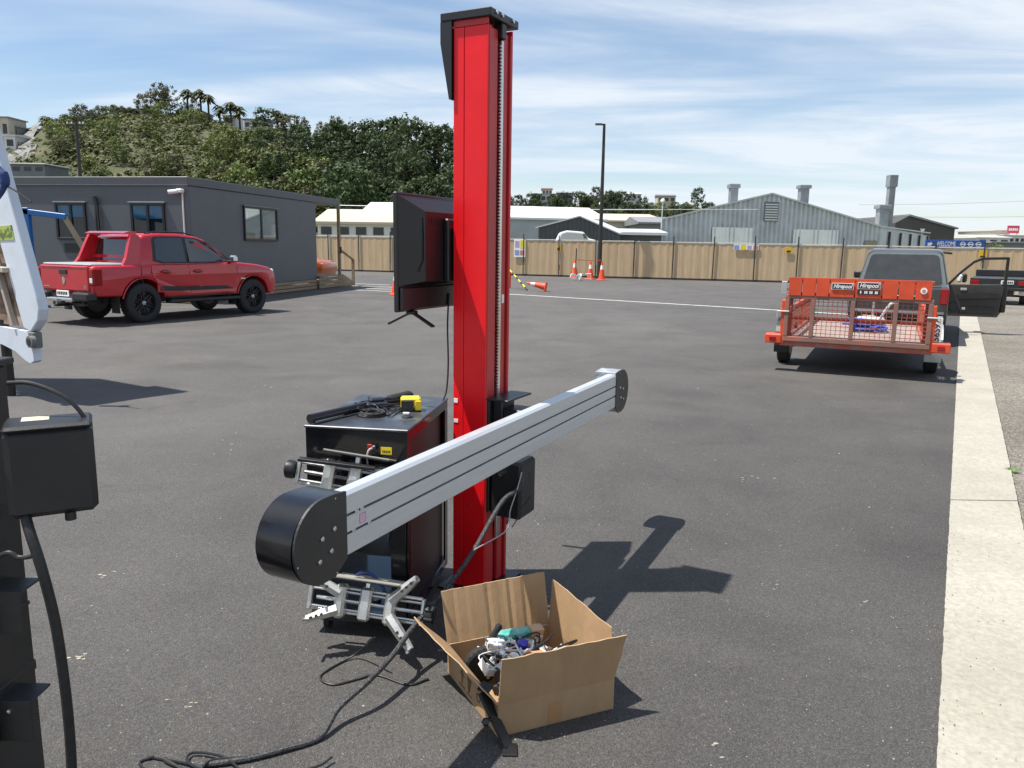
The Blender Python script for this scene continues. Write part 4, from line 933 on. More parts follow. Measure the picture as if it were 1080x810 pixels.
part('rear_window', M_CARGLASS, ut, lambda m: m.add([(-.62, -.015, 1.22), (.62, -.015, 1.22), (.54, .075, 1.65), (-.54, .075, 1.65)], [(0, 1, 2, 3)]))
part('windscreen', M_CARGLASS, ut, lambda m: m.add([(-.70, WB-.50, 1.19), (.70, WB-.50, 1.19), (.58, 1.675, 1.665), (-.58, 1.675, 1.665)], [(0, 1, 2, 3)]))
part('tonneau_cover', mat('grey_vinyl', (.30, .31, .32), .6, bump=.1), ut, lambda m: m.box(-.76, .76, -1.0, -.1, 1.13, 1.175, .02))
tg_ = part('tailgate', M_CARRED, ut, lambda m: m.box(-.74, .74, -1.065, -1.02, .66, 1.135, .018))
part('handle', M_BLACKPL, tg_, lambda m: m.box(-.12, .12, -1.085, -1.06, .97, 1.06, .015)); part('emblem', M_CHROME, tg_, lambda m: (m.prism([(-.03, .78), (.015, .78), (.05, .85), (.03, .90), (-.01, .93), (-.045, .88)], 'y', -1.076, -1.064)))
part('badge', M_CHROME, tg_, lambda m: (m.lathe([(.032, -1.07), (.032, -1.064), (.02, -1.064), (.02, -1.07), (.032, -1.07)], (.64, 0, .74), 'y', 12))); part('badge', M_CHROME, tg_, lambda m: m.box(-.64, -.46, -1.07, -1.064, .72, .735)); part('crease', M_CARRED, tg_, lambda m: m.box(-.70, .70, -1.075, -1.05, 1.09, 1.125, .012))
part('rear_bumper', M_BLACKPL, ut, lambda m: m.box(-.88, -.40, -1.20, -.98, .48, .64, .03)); bp_ = part('rear_bumper', M_BLACKPL, ut, lambda m: m.box(.40, .88, -1.20, -.98, .48, .64, .03))
part('bumper_step', M_CHROME, bp_, lambda m: m.box(-.40, .40, -1.21, -1.02, .45, .53, .025)); part('number_plate', M_PAPER, bp_, lambda m: m.box(-.19, .19, -1.115, -1.10, .55, .66, .003)); part('plate_marks', M_SK, bp_, lambda m: [m.box(-.16+k*.055, -.125+k*.055, -1.119, -1.115, .575, .635) for k in range(6)])
part('bumper_mount', M_BLACKPL, bp_, lambda m: m.box(-.6, .6, -1.10, -.9, .50, .60)); tb_ = part('towbar', M_BLACKPC, ut, lambda m: (m.box(-.5, .5, -1.02, -.94, .36, .43, .01), m.box(-.04, .04, -1.28, -.95, .36, .41, .008), m.box(-.45, -.38, -1.0, -.92, .4, .6), m.box(.38, .45, -1.0, -.92, .4, .6)))
part('tow_ball', M_CHROME, tb_, lambda m: m.lathe([(.0, .12), (.022, .112), (.028, .09), (.02, .065), (.014, .0)], (0, -1.24, .41), 'z', 12))
part('chassis', M_BLACKPC, ut, lambda m: (m.box(-.5, -.38, -.95, WB+.6, .40, .55), m.box(.38, .5, -.95, WB+.6, .40, .55), m.tube([(-.7, 0, .39), (.7, 0, .39)], .06), m.tube([(-.7, WB, .39), (.7, WB, .39)], .05), m.box(-.3, .3, .6, 1.6, .35, .5)))
part('steering_wheel', M_BLACKPL, ut, lambda m: m.tube([(.36+.17*math.cos(a*.42), 1.78+.06*math.sin(a*.42), 1.2+.16*math.sin(a*.42)) for a in range(16)], .016, 6))
part('fuel_flap', M_CARRED, ut, lambda m: m.box(-.912, -.895, -.45, -.28, .9, 1.06, .01))

# ================================================================== orange hatch half hidden behind the cabin
oc = at(338, 290, 33.5); oc = thing('orange_car', 'orange small car parked beyond the deck, mostly behind the cabin', 'car', (oc.x-2.9, oc.y+1.2, 0), heading(.93, -.2))
M_CARORG = mat('orange_car_paint', (.45, .10, .02), .3, coat=.7, var=.05)
oo = [(-.75, .3)]+arc(0, .32, .36, 170, 10, 8)+[(2.1, .26)]+arc(2.5, .32, .36, 170, 10, 8)+[(3.2, .3), (3.3, .5), (3.25, .75), (3.0, .88), (2.2, .98), (1.9, 1.0), (-.6, 1.0), (-.8, .8)]
part('body', M_CARORG, oc, lambda m: puff(m, oo, lambda y, z: .85-.1*max(0, z-.8)-max(0, y-2.7)*.2, [(0, .05), (.01, .02), (.05, 0)]), 45)
part('cabin', M_CARORG, oc, lambda m: puff(m, [(-.6, .97), (2.05, .97), (1.35, 1.42), (.9, 1.5), (0, 1.5), (-.45, 1.35)], lambda y, z: .78-.25*(z-1), [(0, .05), (.05, 0)]), 45)
for s_ in (1, -1):
    side_plate('side_window', M_CARGLASS, oc, [(-.3, 1.03), (1.8, 1.03), (1.3, 1.36), (.9, 1.43), (0, 1.43)], lambda y, z: .78-.25*(z-1), s_, .004)
    for y in (0, 2.5): wheel(oc, s_*.74, y, .31, .2, s_)
    part('headlight', M_WHITEPL, oc, lambda m: m.box(s_*.5, s_*.74, 3.1, 3.24, .62, .78, .04))

# ================================================================== blue frame beside the cabin
fb = at(31, 255, 18.7); bf = thing('blue_hoist', 'blue steel hoist frame with tan timber brace before the cabin', 'frame', (fb.x, fb.y, 0))
M_BLUEST = mat('blue_steel', (0.012, 0.13, 0.38), .45, var=.1)
zt = at(31, 219, 18.7).z; ex = (72-31)/FPX*18.7
part('post', M_BLUEST, bf, lambda m: m.box(-.07, .07, -.07, .07, 0, zt, .01)); part('post', M_BLUEST, bf, lambda m: m.box(-1.4, -1.26, -.07, .07, 0, zt+.03, .01))
part('top_beam', M_BLUEST, bf, lambda m: m.beam((-1.45, 0, zt+.07), (ex, 0, zt-.20), .14, .13))
part('brace', mat('tan_steel', (.30, .26, .17), .6, var=.1), bf, lambda m: m.beam((ex-.05, 0, zt-.2), (ex+.95, .25, -.01), .09, .11))
part('foot', M_BLUEST, bf, lambda m: m.box(-1.6, .3, -.14, .14, 0, .05, .01))

# ================================================================== white truck bed standing on end at the left
wb = thing('white_truck_bed', 'white steel truck bed leaning up with its brown worn deck facing out', 'truck bed', (-4.8, 7.7, 0), -.55)
M_RUSTDK = mat('worn_brown_deck', (0.16, 0.095, 0.06), .8, col2=(0.50, 0.38, 0.29), scale=2.6, p0=.40, p1=.62, bump=.3, bscale=14)
MW = mat('scuffed_white_steel', (0.60, 0.65, 0.72), .42, col2=(0.52, 0.55, 0.58), scale=2.5, p0=.55, p1=.75, bump=.08, bscale=10)
def lean(z): return -.06-.105*(z-.9) if z > .9 else .06-.14*(.9-z)/.5*.0-.0
# side rail: polygon in x,z
rail = [(-.03, .75), (.10, .72), (.25, .84), (.285, .95), (.26, 1.05), (-.36, 2.86), (-.98, 4.8), (-1.6, 4.8), (-.53, 1.97), (-.38, 1.73)]
o = part('side_rail', MW, wb, lambda m: m.prism(rail, 'y', -.05, .05)); bv = o.modifiers.new('b', 'BEVEL'); bv.width = .012; bv.segments = 2
part('lower_cheek', MW, wb, lambda m: m.prism([(-.9, .745), (.07, .715), (.09, .43), (.02, .40), (-.08, .425), (-.25, .50), (-.5, .55), (-.9, .57)], 'y', -.04, .045))
for k in range(6):
    z0 = .755+k*.62; xa = -.17-.105*k*.62
    part('deck_board', M_RUSTDK, wb, lambda m: m.prism([(-2.4, z0+.02), (.02-.36*(z0-.72), z0), (.02-.36*(z0-.15), z0+.57), (-2.4, z0+.59)], 'y', .0, .04))
    part('rib', mat('dusty_rib', (.42, .36, .30), .8, var=.2), wb, lambda m: m.beam((-2.4, -.06, z0+.60), (.02-.36*(z0-.16), -.06, z0+.56), .10, .05))
for x in (-.22, -.6, -1.0): part('long_rib', MATS['dusty_rib'], wb, lambda m: m.beam((x, -.04, .76), (x-1.3, -.04, 4.3), .05, .04))
M_GLUG = mat('dull_grey_steel', (.16, .165, .16), .6, var=.2)
part('hinge_pin', M_GLUG, wb, lambda m: (m.lathe([(.03, -.10), (.058, -.10), (.058, -.05), (.03, -.05)], (.15, 0, .63), 'y', 20), m.box(.06, .16, -.06, .03, .56, .72, .01)))
part('hinge_bush', M_BLACKPL, wb, lambda m: m.lathe([(.0, -.106), (.034, -.106), (.034, -.095)], (.15, 0, .63), 'y', 16))
part('sticker', mat('green_sticker', (.38, .46, .10), .6, col2=(.12, .16, .03), scale=9, p0=.55, p1=.6), wb, lambda m: m.prism([(-.345, 1.60), (-.03, 1.61), (-.06, 1.75), (-.375, 1.74)], 'y', -.056, -.051))
for x in (-.55, -1.4): part('stand', M_BLACKPC, wb, lambda m: m.tube([(x, .02, 0), (x, .02, .80)], .05))
tr_ = tag(MB().tube(spline([at(-8, 172, 7.5), at(3, 183, 7.5), at(4, 197, 7.5), at(-8, 215, 7.5)], 5), [.03]*5+[.045]*5+[.03]*6, 8).build('blue_strap', mat('navy_strap', (.02, .05, .16), .7)), 'dark blue strap tied round the top of the white truck bed', 'strap')
tag(MB().tube(spline([at(2, 194, 7.5), at(16, 201, 7.45), at(33, 213, 7.4)], 5), .008, 6).build('strap_tail', M_WIRE), 'thin black cord sticking out from the blue strap', 'cord')

# ================================================================== orange hire trailer
tl_ = thing('hire_trailer', 'orange tradesman hire trailer with mesh ramp and lettered tail panels', 'trailer', (4.86, 10.95, 0), heading(.435, .90)); tl_.scale = (.91, 1, .945)
DK = .50
part('deck', mat('weathered_deck_sheet', (.30, .255, .225), .8, col2=(.25, .15, .12), scale=2, p0=.4, p1=.7), tl_, lambda m: m.box(-.86, .86, -.88, 2.15, DK-.03, DK, .004))
part('chassis', M_RUSTRED, tl_, lambda m: (m.box(-.92, -.86, -.92, 2.2, DK-.12, DK+.04, .006), m.box(.86, .92, -.92, 2.2, DK-.12, DK+.04, .006), m.box(-.92, .92, 2.15, 2.2, DK-.12, DK+.04, .006), m.box(-1.0, 1.0, -.98, -.90, DK-.13, DK-.02, .006), m.box(-.8, .8, -.03, .03, .28, .36), m.box(-.4, -.33, -.9, 2.1, DK-.12, DK-.031), m.box(.33, .4, -.9, 2.1, DK-.12, DK-.031)))
part('drawbar', M_RUSTRED, tl_, lambda m: (m.beam((-.5, 2.2, DK-.08), (0, 3.4, .46), .07, .09), m.beam((.5, 2.2, DK-.08), (0, 3.4, .46), .07, .09), m.box(-.06, .06, 3.3, 3.55, .44, .53, .02)))
part('jockey_stand', M_GALV, tl_, lambda m: (m.tube([(.14, 3.0, .12), (.14, 3.0, .9)], .028), m.lathe([(.0, -.04), (.1, -.04), (.1, .04), (0, .04)], (.14, 3.0, .10), 'x', 14)))
for s_ in (-1, 1):
    part('side_rail', M_ORANGE, tl_, lambda m: (m.box(s_*.88, s_*.93, -.9, 2.18, .88, .93, .006), m.box(s_*.88, s_*.93, -.9, -.85, DK+.04, .88, .006), m.box(s_*.88, s_*.93, .6, .65, DK+.04, .88, .006), m.box(s_*.88, s_*.93, 2.13, 2.18, DK+.04, .88, .006)))
    part('side_mesh', M_RUSTRED, tl_, lambda m: [m.box(s_*.90, s_*.907, -.84+k*.07, -.832+k*.07, DK+.04, .88) for k in range(43)]+[m.box(s_*.90, s_*.907, -.85, 2.13, DK+.10+k*.1, DK+.106+k*.1) for k in range(3)])
    part('mudguard', M_GALV if s_ > 0 else M_BLACKPC, tl_, lambda m: m.prism(arc(0, .30, .40, 195, -15, 14)+arc(0, .30, .385, -15, 195, 14), 'x', s_*.935, s_*1.16))
    s_ > 0 and part('mudguard_skirt', M_ORANGE, tl_, lambda m: m.prism(arc(0, .30, .383, 180, 0, 12)+[(.30, .42), (-.30, .42)], 'x', s_*.936, s_*.95))
    wheel(tl_, s_*1.045, 0, .305, .185, s_, M_RIMS, 5, .6)
    lb = part('lamp_bracket', M_ORANGE, tl_, lambda m: m.box(s_*.98, s_*1.22, -1.0, -.80, .40, .53, .012)); part('tail_lamp', M_TAILRED, lb, lambda m: m.box(s_*1.06, s_*1.15, -1.010, -.998, .435, .495, .006))
    part('gate_latch', M_ORANGE, tl_, lambda m: (m.box(s_*.95, s_*1.01, -.99, -.93, .40, 1.02, .008), m.box(s_*.94, s_*1.03, -.96, -.90, .82, .90, .01))); part('latch_pin', M_GALV, tl_, lambda m: m.tube([(s_*.9, -1.0, .86), (s_*1.06, -1.0, .86), (s_*1.06, -1.0, .78)], .012))
# number plate on its side on the guard
pl = part('number_plate', M_PAPER, tl_, lambda m: m.box(1.0, 1.125, -.455, -.445, .48, .82, .002))
text_mesh('plate_text', '56S92', .12, M_SK, pl, frame((1.062, -.457, .65), (0, 0, 1), (-1, 0, 0), (0, -1, 0)), bold=.002, width=.30)
part('plate_bracket', M_GALV, tl_, lambda m: m.box(.94, 1.12, -.444, -.40, .46, .84, .003))
GW = .965; Mg = Matrix.Translation((0, -.985, .44)) @ Matrix.Rotation(rad(-2.5), 4, 'X')
rg = part('ramp_gate', M_WORNPOST, tl_, lambda m: (m.box(-GW, GW, -.03, .02, 0, .07, .006, Mg), m.box(-GW, GW, -.03, .02, .60, .655, .006, Mg)))
for f in (0, .19, .475, .77, 1):
    x = -GW+.03+(2*GW-.06)*f; part('upright', M_WORNPOST, rg, lambda m: m.box(x-.03, x+.03, -.032, .018, .071, .599, .006, Mg))
part('mesh', M_RUSTRED, rg, lambda m: [m.box(-GW+.0645*k, -GW+.0645*k+.008, -.008, 0, .06, .61, 0, Mg) for k in range(1, 30)]+[m.box(-GW, GW, 0, .008, .07+.055*k, .078+.055*k, 0, Mg) for k in range(1, 10)])
part('mid_rail', M_ORANGE, tl_, lambda m: m.box(-.9, .9, -.86, -.82, .74, .79, .006))
fr = [0, .10, .20, .30, .48, .667, .776, .886, 1]
for i in range(8):
    x0 = -.93+1.86*fr[i]+.006; x1 = -.93+1.86*fr[i+1]-.006
    pn = part('tail_panel', M_ORANGE, tl_, lambda m: m.prism([(x0, 1.09), (x1-.006, 1.09), (x1, 1.34), (x0-.004, 1.34)], 'y', -1.0+.006*(i % 2), -.93))
    if i in (3, 4):
        cx_ = (x0+x1)/2; zc = 1.235 if i == 3 else 1.255
        part('decal_plate', M_PAPER, pn, lambda m: m.box(cx_-.145, cx_+.145, -1.006, -1.0005, zc-.045, zc+.045)); part('decal_ground', M_SK, pn, lambda m: m.box(cx_-.137, cx_+.137, -1.009, -1.0062, zc-.037, zc+.037))
        text_mesh('lettering', 'Hirepool', .075, M_PAPER, pn, frame((cx_, -1.011, zc), (1, 0, 0), (0, 0, 1), (0, -1, 0)), shear=.3, bold=.002, width=.25)
        if i == 4:
            part('decal_ground', M_SK, pn, lambda m: m.box(cx_-.145, cx_+.145, -1.007, -1.0005, 1.135, 1.195)); part('decal_digits', M_PAPER, pn, lambda m: [m.box(cx_+d-.008, cx_+d+.008, -1.010, -1.0072, 1.147, 1.183) for d in (-.10, -.045, -.022, .02, .043, .09, .11)])
    if i == 7: part('round_sticker', M_PAPER, pn, lambda m: m.lathe([(.0, -1.008), (.042, -1.008), (.042, -1.0)], ((x0+x1)/2, 0, 1.21), 'y', 16)); part('sticker_mark', M_SR, pn, lambda m: m.lathe([(.0, -1.011), (.022, -1.011), (.022, -1.0085)], ((x0+x1)/2, 0, 1.21), 'y', 12))
part('panel_rail', M_RUSTRED, tl_, lambda m: (m.box(-.95, .95, -.929, -.87, 1.28, 1.335, .006), m.box(-.95, .95, -.929, -.87, 1.085, 1.13, .006)))
for x in (-.9, .9): part('panel_post', M_RUSTRED, tl_, lambda m: m.box(x-.03, x+.03, -.868, -.80, DK+.04, 1.33, .006))
part('mirror_bracket', M_GALV, tl_, lambda m: (m.box(-1.04, -.96, -.93, -.92, 1.1, 1.28, .004), m.box(-1.0, -.93, -.91, -.89, 1.15, 1.18)))
# things lying on the trailer
MT = tl_.matrix_basis.copy(); MTW = Matrix.Translation(tl_.location) @ Matrix.Rotation(tl_.rotation_euler.z, 4, 'Z') @ Matrix.Diagonal((.91, 1, .945, 1))
def on_tr(name, m_, fn, label, cat):
    m = MB(); fn(m); m.v = [MTW @ p for p in m.v]; return tag(m.build(name, m_), label, cat)
on_tr('blue_rope', mat('blue_rope', (.05, .09, .42), .7, var=.2), lambda m: [m.tube(spline([(-.10+R.uniform(-.15, .5), .3+R.uniform(-.2, .4), DK+.03+.03*k) for _ in range(7)], 5), .018, 6) for k in range(6)], 'heap of blue rope lying on the trailer deck', 'rope')
on_tr('white_hose', M_WHITEPL, lambda m: m.tube(spline([(.2, .6, DK+.02), (.3, .5, DK+.2), (.42, .4, DK+.42), (.5, .4, DK+.45), (.52, .4, DK+.38)], 5), .02, 8), 'short white hose sticking up from the trailer deck', 'hose')
on_tr('grey_bag', mat('pale_sack', (.5, .48, .44), .8, var=.1), lambda m: m.lathe([(0, 0), (.22, .01), (.26, .08), (.2, .16), (0, .19)], (.15, 1.2, DK), 'z', 10), 'pale slumped sack on the front of the trailer deck', 'sack')

# ================================================================== grey ute with open door
sv = thing('grey_ute', 'dark grey ute with tinted rear window and driver door open', 'ute', (7.40, 14.95, 0), heading(.475, .88)); sv.scale = (.93, 1, 1)
def shw(y, z): return .86-.05*max(0, z-.9)-(.12*(.5-z) if z < .5 else 0)-max(0, y-2.7)*.18
so = [(-1.22, .46)]+arc(-.42, .38, .43, 170, 10, 10)+[(1.9, .42)]+arc(2.42, .38, .43, 172, 8, 10)+[(3.1, .42), (3.25, .6), (3.2, .85), (3.0, .95), (1.85, 1.05), (-1.15, 1.02), (-1.22, .98)]
part('body', M_CARGREY, sv, lambda m: puff(m, so, shw, [(0, .05), (.01, .02), (.045, 0)]), 45)
def svc(y, z): return .83-.24*(z-1.05)
so2 = [(.04, 1.0), (1.95, 1.0), (1.35, 1.56), (1.15, 1.64), (.7, 1.68), (.35, 1.66), (.20, 1.61)]
part('cab', M_CARGREY, sv, lambda m: puff(m, so2, svc, [(0, .07), (.015, .03), (.055, 0)]), 45)
fr_ = mat('pale_green_trim', (.13, .15, .15), .35, coat=.4)
QF = [(0, 1, 2, 3), (4, 5, 6, 7), (0, 1, 5, 4), (2, 3, 7, 6), (0, 3, 7, 4), (1, 2, 6, 5)]
part('rear_frame', fr_, sv, lambda m: m.prism([(-.80, 1.02), (.80, 1.02), (.80, 1.06), (.685, 1.55), (.64, 1.615), (.56, 1.635), (-.56, 1.635), (-.64, 1.615), (-.685, 1.55), (-.80, 1.06)], 'y', .0, .03, M=Matrix.Translation((0, .015, 1.02)) @ Matrix.Rotation(rad(-16), 4, 'X') @ Matrix.Translation((0, 0, -1.02))))
part('rear_window', mat('dusty_tinted_glass', (.045, .048, .05), .25, var=.15, spec=.5), sv, lambda m: m.prism([(-.73, 1.05), (.73, 1.05), (.635, 1.53), (.60, 1.575), (.54, 1.59), (-.54, 1.59), (-.60, 1.575), (-.635, 1.53)], 'y', -.008, -.001, M=Matrix.Translation((0, .015, 1.02)) @ Matrix.Rotation(rad(-16), 4, 'X') @ Matrix.Translation((0, 0, -1.02))))
part('tray_cover', M_BLACKPL, sv, lambda m: m.box(-.72, .72, -1.16, -.05, 1.0, 1.04, .02))
part('rear_bumper', M_BLACKPL, sv, lambda m: m.box(-.84, .84, -1.34, -1.18, .42, .60, .04)); np_ = part('number_plate', M_PAPER, sv, lambda m: m.box(-.02, .34, -1.25, -1.235, .74, .86, .003))
part('plate_marks', M_SK, np_, lambda m: [m.box(.01+k*.055, .045+k*.055, -1.254, -1.25, .765, .835) for k in range(6)])
for s_ in (-1, 1):
    part('tail_lamp', M_TAILRED, sv, lambda m: m.box(s_*.72, s_*.855, -1.25, -1.1, .72, 1.0, .02)); side_plate('side_window', M_CARGLASS, sv, [(.35, 1.08), (1.75, 1.08), (1.28, 1.5), (1.1, 1.57), (.42, 1.58)], svc, s_, .004)
    for y in (-.42, 2.42): wheel(sv, s_*.74, y, .36, .24, s_, M_RIMS, 6, .58)
    mo = part('mirror', M_BLACKPL, sv, lambda m: m.box(s_*.88, s_*1.06, 1.50, 1.58, 1.06, 1.21, .03)) if s_ < 0 else None
part('windscreen', M_CARGLASS, sv, lambda m: m.add([(-.7, 1.92, 1.05), (.7, 1.92, 1.05), (.6, 1.36, 1.565), (-.6, 1.36, 1.565)], [(0, 1, 2, 3)])); part('aerial', M_BLACKPL, sv, lambda m: m.tube([(.66, .9, 1.62), (.86, .9, 1.60)], .02))
# open driver door: u runs out from the hinge
Md = frame((.86, 1.62, -.08), (.985, .17, 0), (-.17, .985, 0), (0, 0, 1))
dr = part('door', M_CARGREY, sv, lambda m: m.prism([(.0, .42), (1.0, .42), (1.08, .55), (1.12, 1.08), (.0, 1.06)], 'y', .0, .06, M=Md))
part('door_trim', mat('brown_black_trim', (.045, .04, .037), .6, var=.15), dr, lambda m: m.prism([(.04, .47), (.96, .47), (1.02, .57), (1.05, 1.05), (.04, 1.04)], 'y', -.05, -.001, M=Md))
part('arm_rest', M_BLACKPL, dr, lambda m: m.prism([(.2, .78), (.98, .82), (1.0, .90), (.55, .93), (.2, .86)], 'y', -.13, -.049, M=Md)); part('door_pocket', M_BLACKPL, dr, lambda m: m.prism([(.25, .50), (.9, .50), (.92, .62), (.3, .62)], 'y', -.09, -.049, M=Md))
part('inner_handle', M_CHROME, dr, lambda m: m.box(.22, .36, -.075, -.049, .95, 1.0, .01, Md)); part('inner_handle', M_CHROME, dr, lambda m: m.box(.28, .36, -.105, -.089, .56, .62, .01, Md)); part('speaker', M_BLACKPL, dr, lambda m: m.lathe([(.0, -.07), (.09, -.07), (.1, -.049)], (.13, 0, .62), 'y', 16, M=Md))
part('window_frame', M_GLOSSBLK, dr, lambda m: (m.tube([Md @ Vector(p) for p in ((.0, .03, 1.05), (.22, .03, 1.30), (.46, .03, 1.52), (.62, .03, 1.585), (1.10, .03, 1.60))], .026), m.beam(Md @ Vector((1.09, .03, 1.62)), Md @ Vector((1.09, .03, .95)), .09, .06)))
part('door_edge', M_GLOSSBLK, dr, lambda m: m.box(1.03, 1.14, -.03, .07, .52, 1.1, .02, Md)); part('mirror', M_WHITEPL, dr, lambda m: m.box(.20, .28, .07, .26, 1.10, 1.26, .03, Md)); part('mirror_shell', M_BLACKPL, dr, lambda m: m.box(.285, .37, .07, .26, 1.10, 1.28, .03, Md))

# ================================================================== dark flat deck ute far right
fq = gp(1073, 322); ft = thing('flat_deck_ute', 'dark flat deck trailer with number plate parked by the fence', 'trailer', (fq.x+.25, fq.y, 0), heading(.55, .83)); ft.scale = (.9, .9, .88)
part('deck', M_BLACKPL, ft, lambda m: m.box(-1.75, -.0, -.3, 2.6, .62, .95, .02)); part('headboard', M_BLACKPL, ft, lambda m: m.box(-1.75, 0, 2.5, 2.6, .95, 1.2, .02))
part('rear_bar', M_BLACKPC, ft, lambda m: m.box(-1.75, 0, -.36, -.3, .5, .62, .01)); q_ = part('number_plate', M_PAPER, ft, lambda m: m.box(-.80, -.42, -.318, -.302, .74, .87, .003)); part('plate_marks', M_SK, q_, lambda m: [m.box(-.76+.055*k, -.72+.055*k, -.322, -.318, .765, .845) for k in range(6)])
part('tail_lamp', M_TAILRED, ft, lambda m: m.box(-.28, -.04, -.32, -.301, .70, .86, .01)); part('tail_lamp', M_TAILRED, ft, lambda m: m.box(-1.71, -1.47, -.32, -.301, .70, .86, .01)); part('mudguard', M_WHITEPL, ft, lambda m: (m.box(-.24, .02, .05, .85, .56, .60, .02), m.box(-.24, .02, .02, .05, .34, .58, .01)))
part('drawbar', M_BLACKPC, ft, lambda m: (m.beam((-1.3, 2.6, .6), (-.87, 3.7, .55), .07, .08), m.beam((-.45, 2.6, .6), (-.87, 3.7, .55), .07, .08), m.box(-.95, -.80, 3.5, 3.6, 0, .55)))
part('axle', M_BLACKPC, ft, lambda m: m.tube([(-1.7, .45, .3), (-.05, .45, .3)], .04)); part('chassis', M_BLACKPC, ft, lambda m: m.box(-1.4, -.4, -.2, 2.4, .30, .62))
for x, s_ in ((-.11, 1), (-1.64, -1)): wheel(ft, x, .45, .3, .2, s_, M_RIMS, 5)
# ================================================================== cones and hand cart
M_REFL = mat('cone_white_band', (.75, .75, .74), .5)
def cone(name, label, p, h, group=None, lie=None):
    t_ = thing(name, label, 'traffic cone', p, R.uniform(0, 1), group)
    part('body', M_CONE, t_, lambda m: m.lathe([(.19*h/.9, .035), (.165*h/.9, .05), (.030, h), (.0, h)], n=20)); part('base', M_CONE, t_, lambda m: m.box(-.22*h/.9, .22*h/.9, -.22*h/.9, .22*h/.9, 0, .034, .01))
    r_ = lambda z: .165*h/.9+(.030-.165*h/.9)*(z-.05)/(h-.05)+.003
    part('band', M_REFL, t_, lambda m: m.lathe([(r_(h*.58), h*.58), (r_(h*.80), h*.80)], n=20))
    if lie: t_.rotation_euler = lie
    return t_
lp2 = lambda px, py: (lambda q: (q.x, q.y, 0))(gp(px, py))
cone('traffic_cone', 'orange cone standing between the hand cart and the light pole', lp2(622.5, 294.5), .92)
cone('traffic_cone', 'orange cone standing at the foot of the light pole', lp2(634.5, 295.5), .92)
cone('traffic_cone', 'orange cone with grey stick standing behind the hand cart', lp2(606, 293.5), .98)
lc = gp(568, 307.5); cone('traffic_cone', 'toppled orange cone lying on the asphalt with a striped pole', (lc.x+.28, lc.y, .17), .74, None, (0, rad(-80), rad(-12)))
cone('traffic_cone', 'orange cone standing behind the television by the road markings', lp2(417.5, 311), .8)
a_, b_ = gp(556, 306.5), at(538, 286, 30.5); sp_ = thing('striped_pole', 'yellow and black striped barrier pole leaning beside the toppled cone', 'pole', (a_.x, a_.y, .03))
d_ = Vector((b_.x-a_.x, b_.y-a_.y, max(.55, b_.z))); 
for k in range(8): part('stripe', M_SY if k % 2 else M_SK, sp_, lambda m: m.tube([d_*(k/8), d_*((k+1)/8)], .028, 8))
part('stand', M_CONE, sp_, lambda m: m.tube([d_*.97, (d_.x, d_.y+.1, -.03)], .03, 8))
hc = gp(607, 295.5); ct = thing('hand_cart', 'small pale two wheeled hand cart by the standing cones', 'cart', (hc.x, hc.y-.3, 0), .25)
for x in (-.14, .2): part('wheel', M_REFL, ct, lambda m: m.lathe([(.08, -.04), (.17, -.04), (.17, .04), (.08, .04), (.08, -.04)], (x, 0, .17), 'x' if x > 0 else 'y', 16)); 
part('handle', M_REFL, ct, lambda m: m.tube([(0, 0, .17), (.1, 0, .3), (.8, .1, .32), (.8, .1, .02)], .03)); part('bar', M_RUSTRED, ct, lambda m: m.tube([(-.02, 0, .2), (.0, .05, 1.0), (1.3, .1, .98)], .02))
part('stick', M_DARKPOST, ct, lambda m: m.tube([(.0, .12, .0), (.02, .12, 1.55)], .03))

# ================================================================== red alignment column with its camera beam
def rootM(o): return Matrix.Translation(o.location) @ Matrix.Rotation(o.rotation_euler.z, 4, 'Z')
def wpart(name, mats, root, parent, fn, ang=35):
    m = MB(); fn(m); I = rootM(root).inverted(); m.v = [I @ p for p in m.v]; return m.build(name, mats, parent, ang)
cl = thing('alignment_column', 'tall red enamelled wheel alignment column carrying a silver camera beam', 'column', (-0.144, 3.586, 0), heading(.46, .888))
CH = 2.58
part('base_plate', M_BLACKPC, cl, lambda m: m.box(-.14, .14, -.17, .17, 0, .012, .002))
part('core', M_REDDULL, cl, lambda m: m.box(-.078, .055, -.105, .105, .012, CH-.03))
part('front_panel', M_REDPC, cl, lambda m: m.box(-.085, -.033, -.112, -.104, .012, CH-.05, .002))
part('front_panel', M_REDPC, cl, lambda m: m.box(-.030, .085, -.112, -.104, .012, CH-.05, .002))
part('head_panel', M_REDDULL, cl, lambda m: m.box(-.085, .085, -.1135, -.1055, CH-.049, CH-.022, .001))
part('left_panel', M_REDPC, cl, lambda m: m.box(-.086, -.079, -.103, .11, .012, CH-.03, .002)); part('rear_panel', M_REDPC, cl, lambda m: m.box(-.078, .085, .104, .112, .012, CH-.03, .002))
part('rail_flange', M_REDDULL, cl, lambda m: m.box(.056, .088, -.1035, -.088, .012, CH-.05, .003)); part('rail_flange', M_REDDULL, cl, lambda m: m.box(.056, .088, .088, .1035, .012, CH-.05, .003))
part('rail_face', M_REDDULL, cl, lambda m: (m.box(.056, .078, -.080, -.012, .012, CH-.05, .004), m.box(.056, .078, .030, .080, .012, CH-.05, .004)))
part('rack', M_STEEL, cl, lambda m: (m.box(.056, .088, .004, .022, .35, CH-.09, .001), [m.box(.060, .086, -.004, .0045, .36+k*.0145, .3675+k*.0145) for k in range(146)]))
cp = part('top_cap', M_BLACKPC, cl, lambda m: (m.box(-.143, .105, -.128, .125, CH-.022, CH+.012, .003),))
part('cap_bolt', M_STEEL, cp, lambda m: [m.lathe([(.0, .1115), (.008, .1115), (.008, .105)], (0, y, CH), 'x', 10) for y in (-.08, -.03, .07)])
part('rack_stop', M_BLACKPC, cp, lambda m: m.box(.056, .098, -.012, .026, CH-.085, CH-.023, .003))
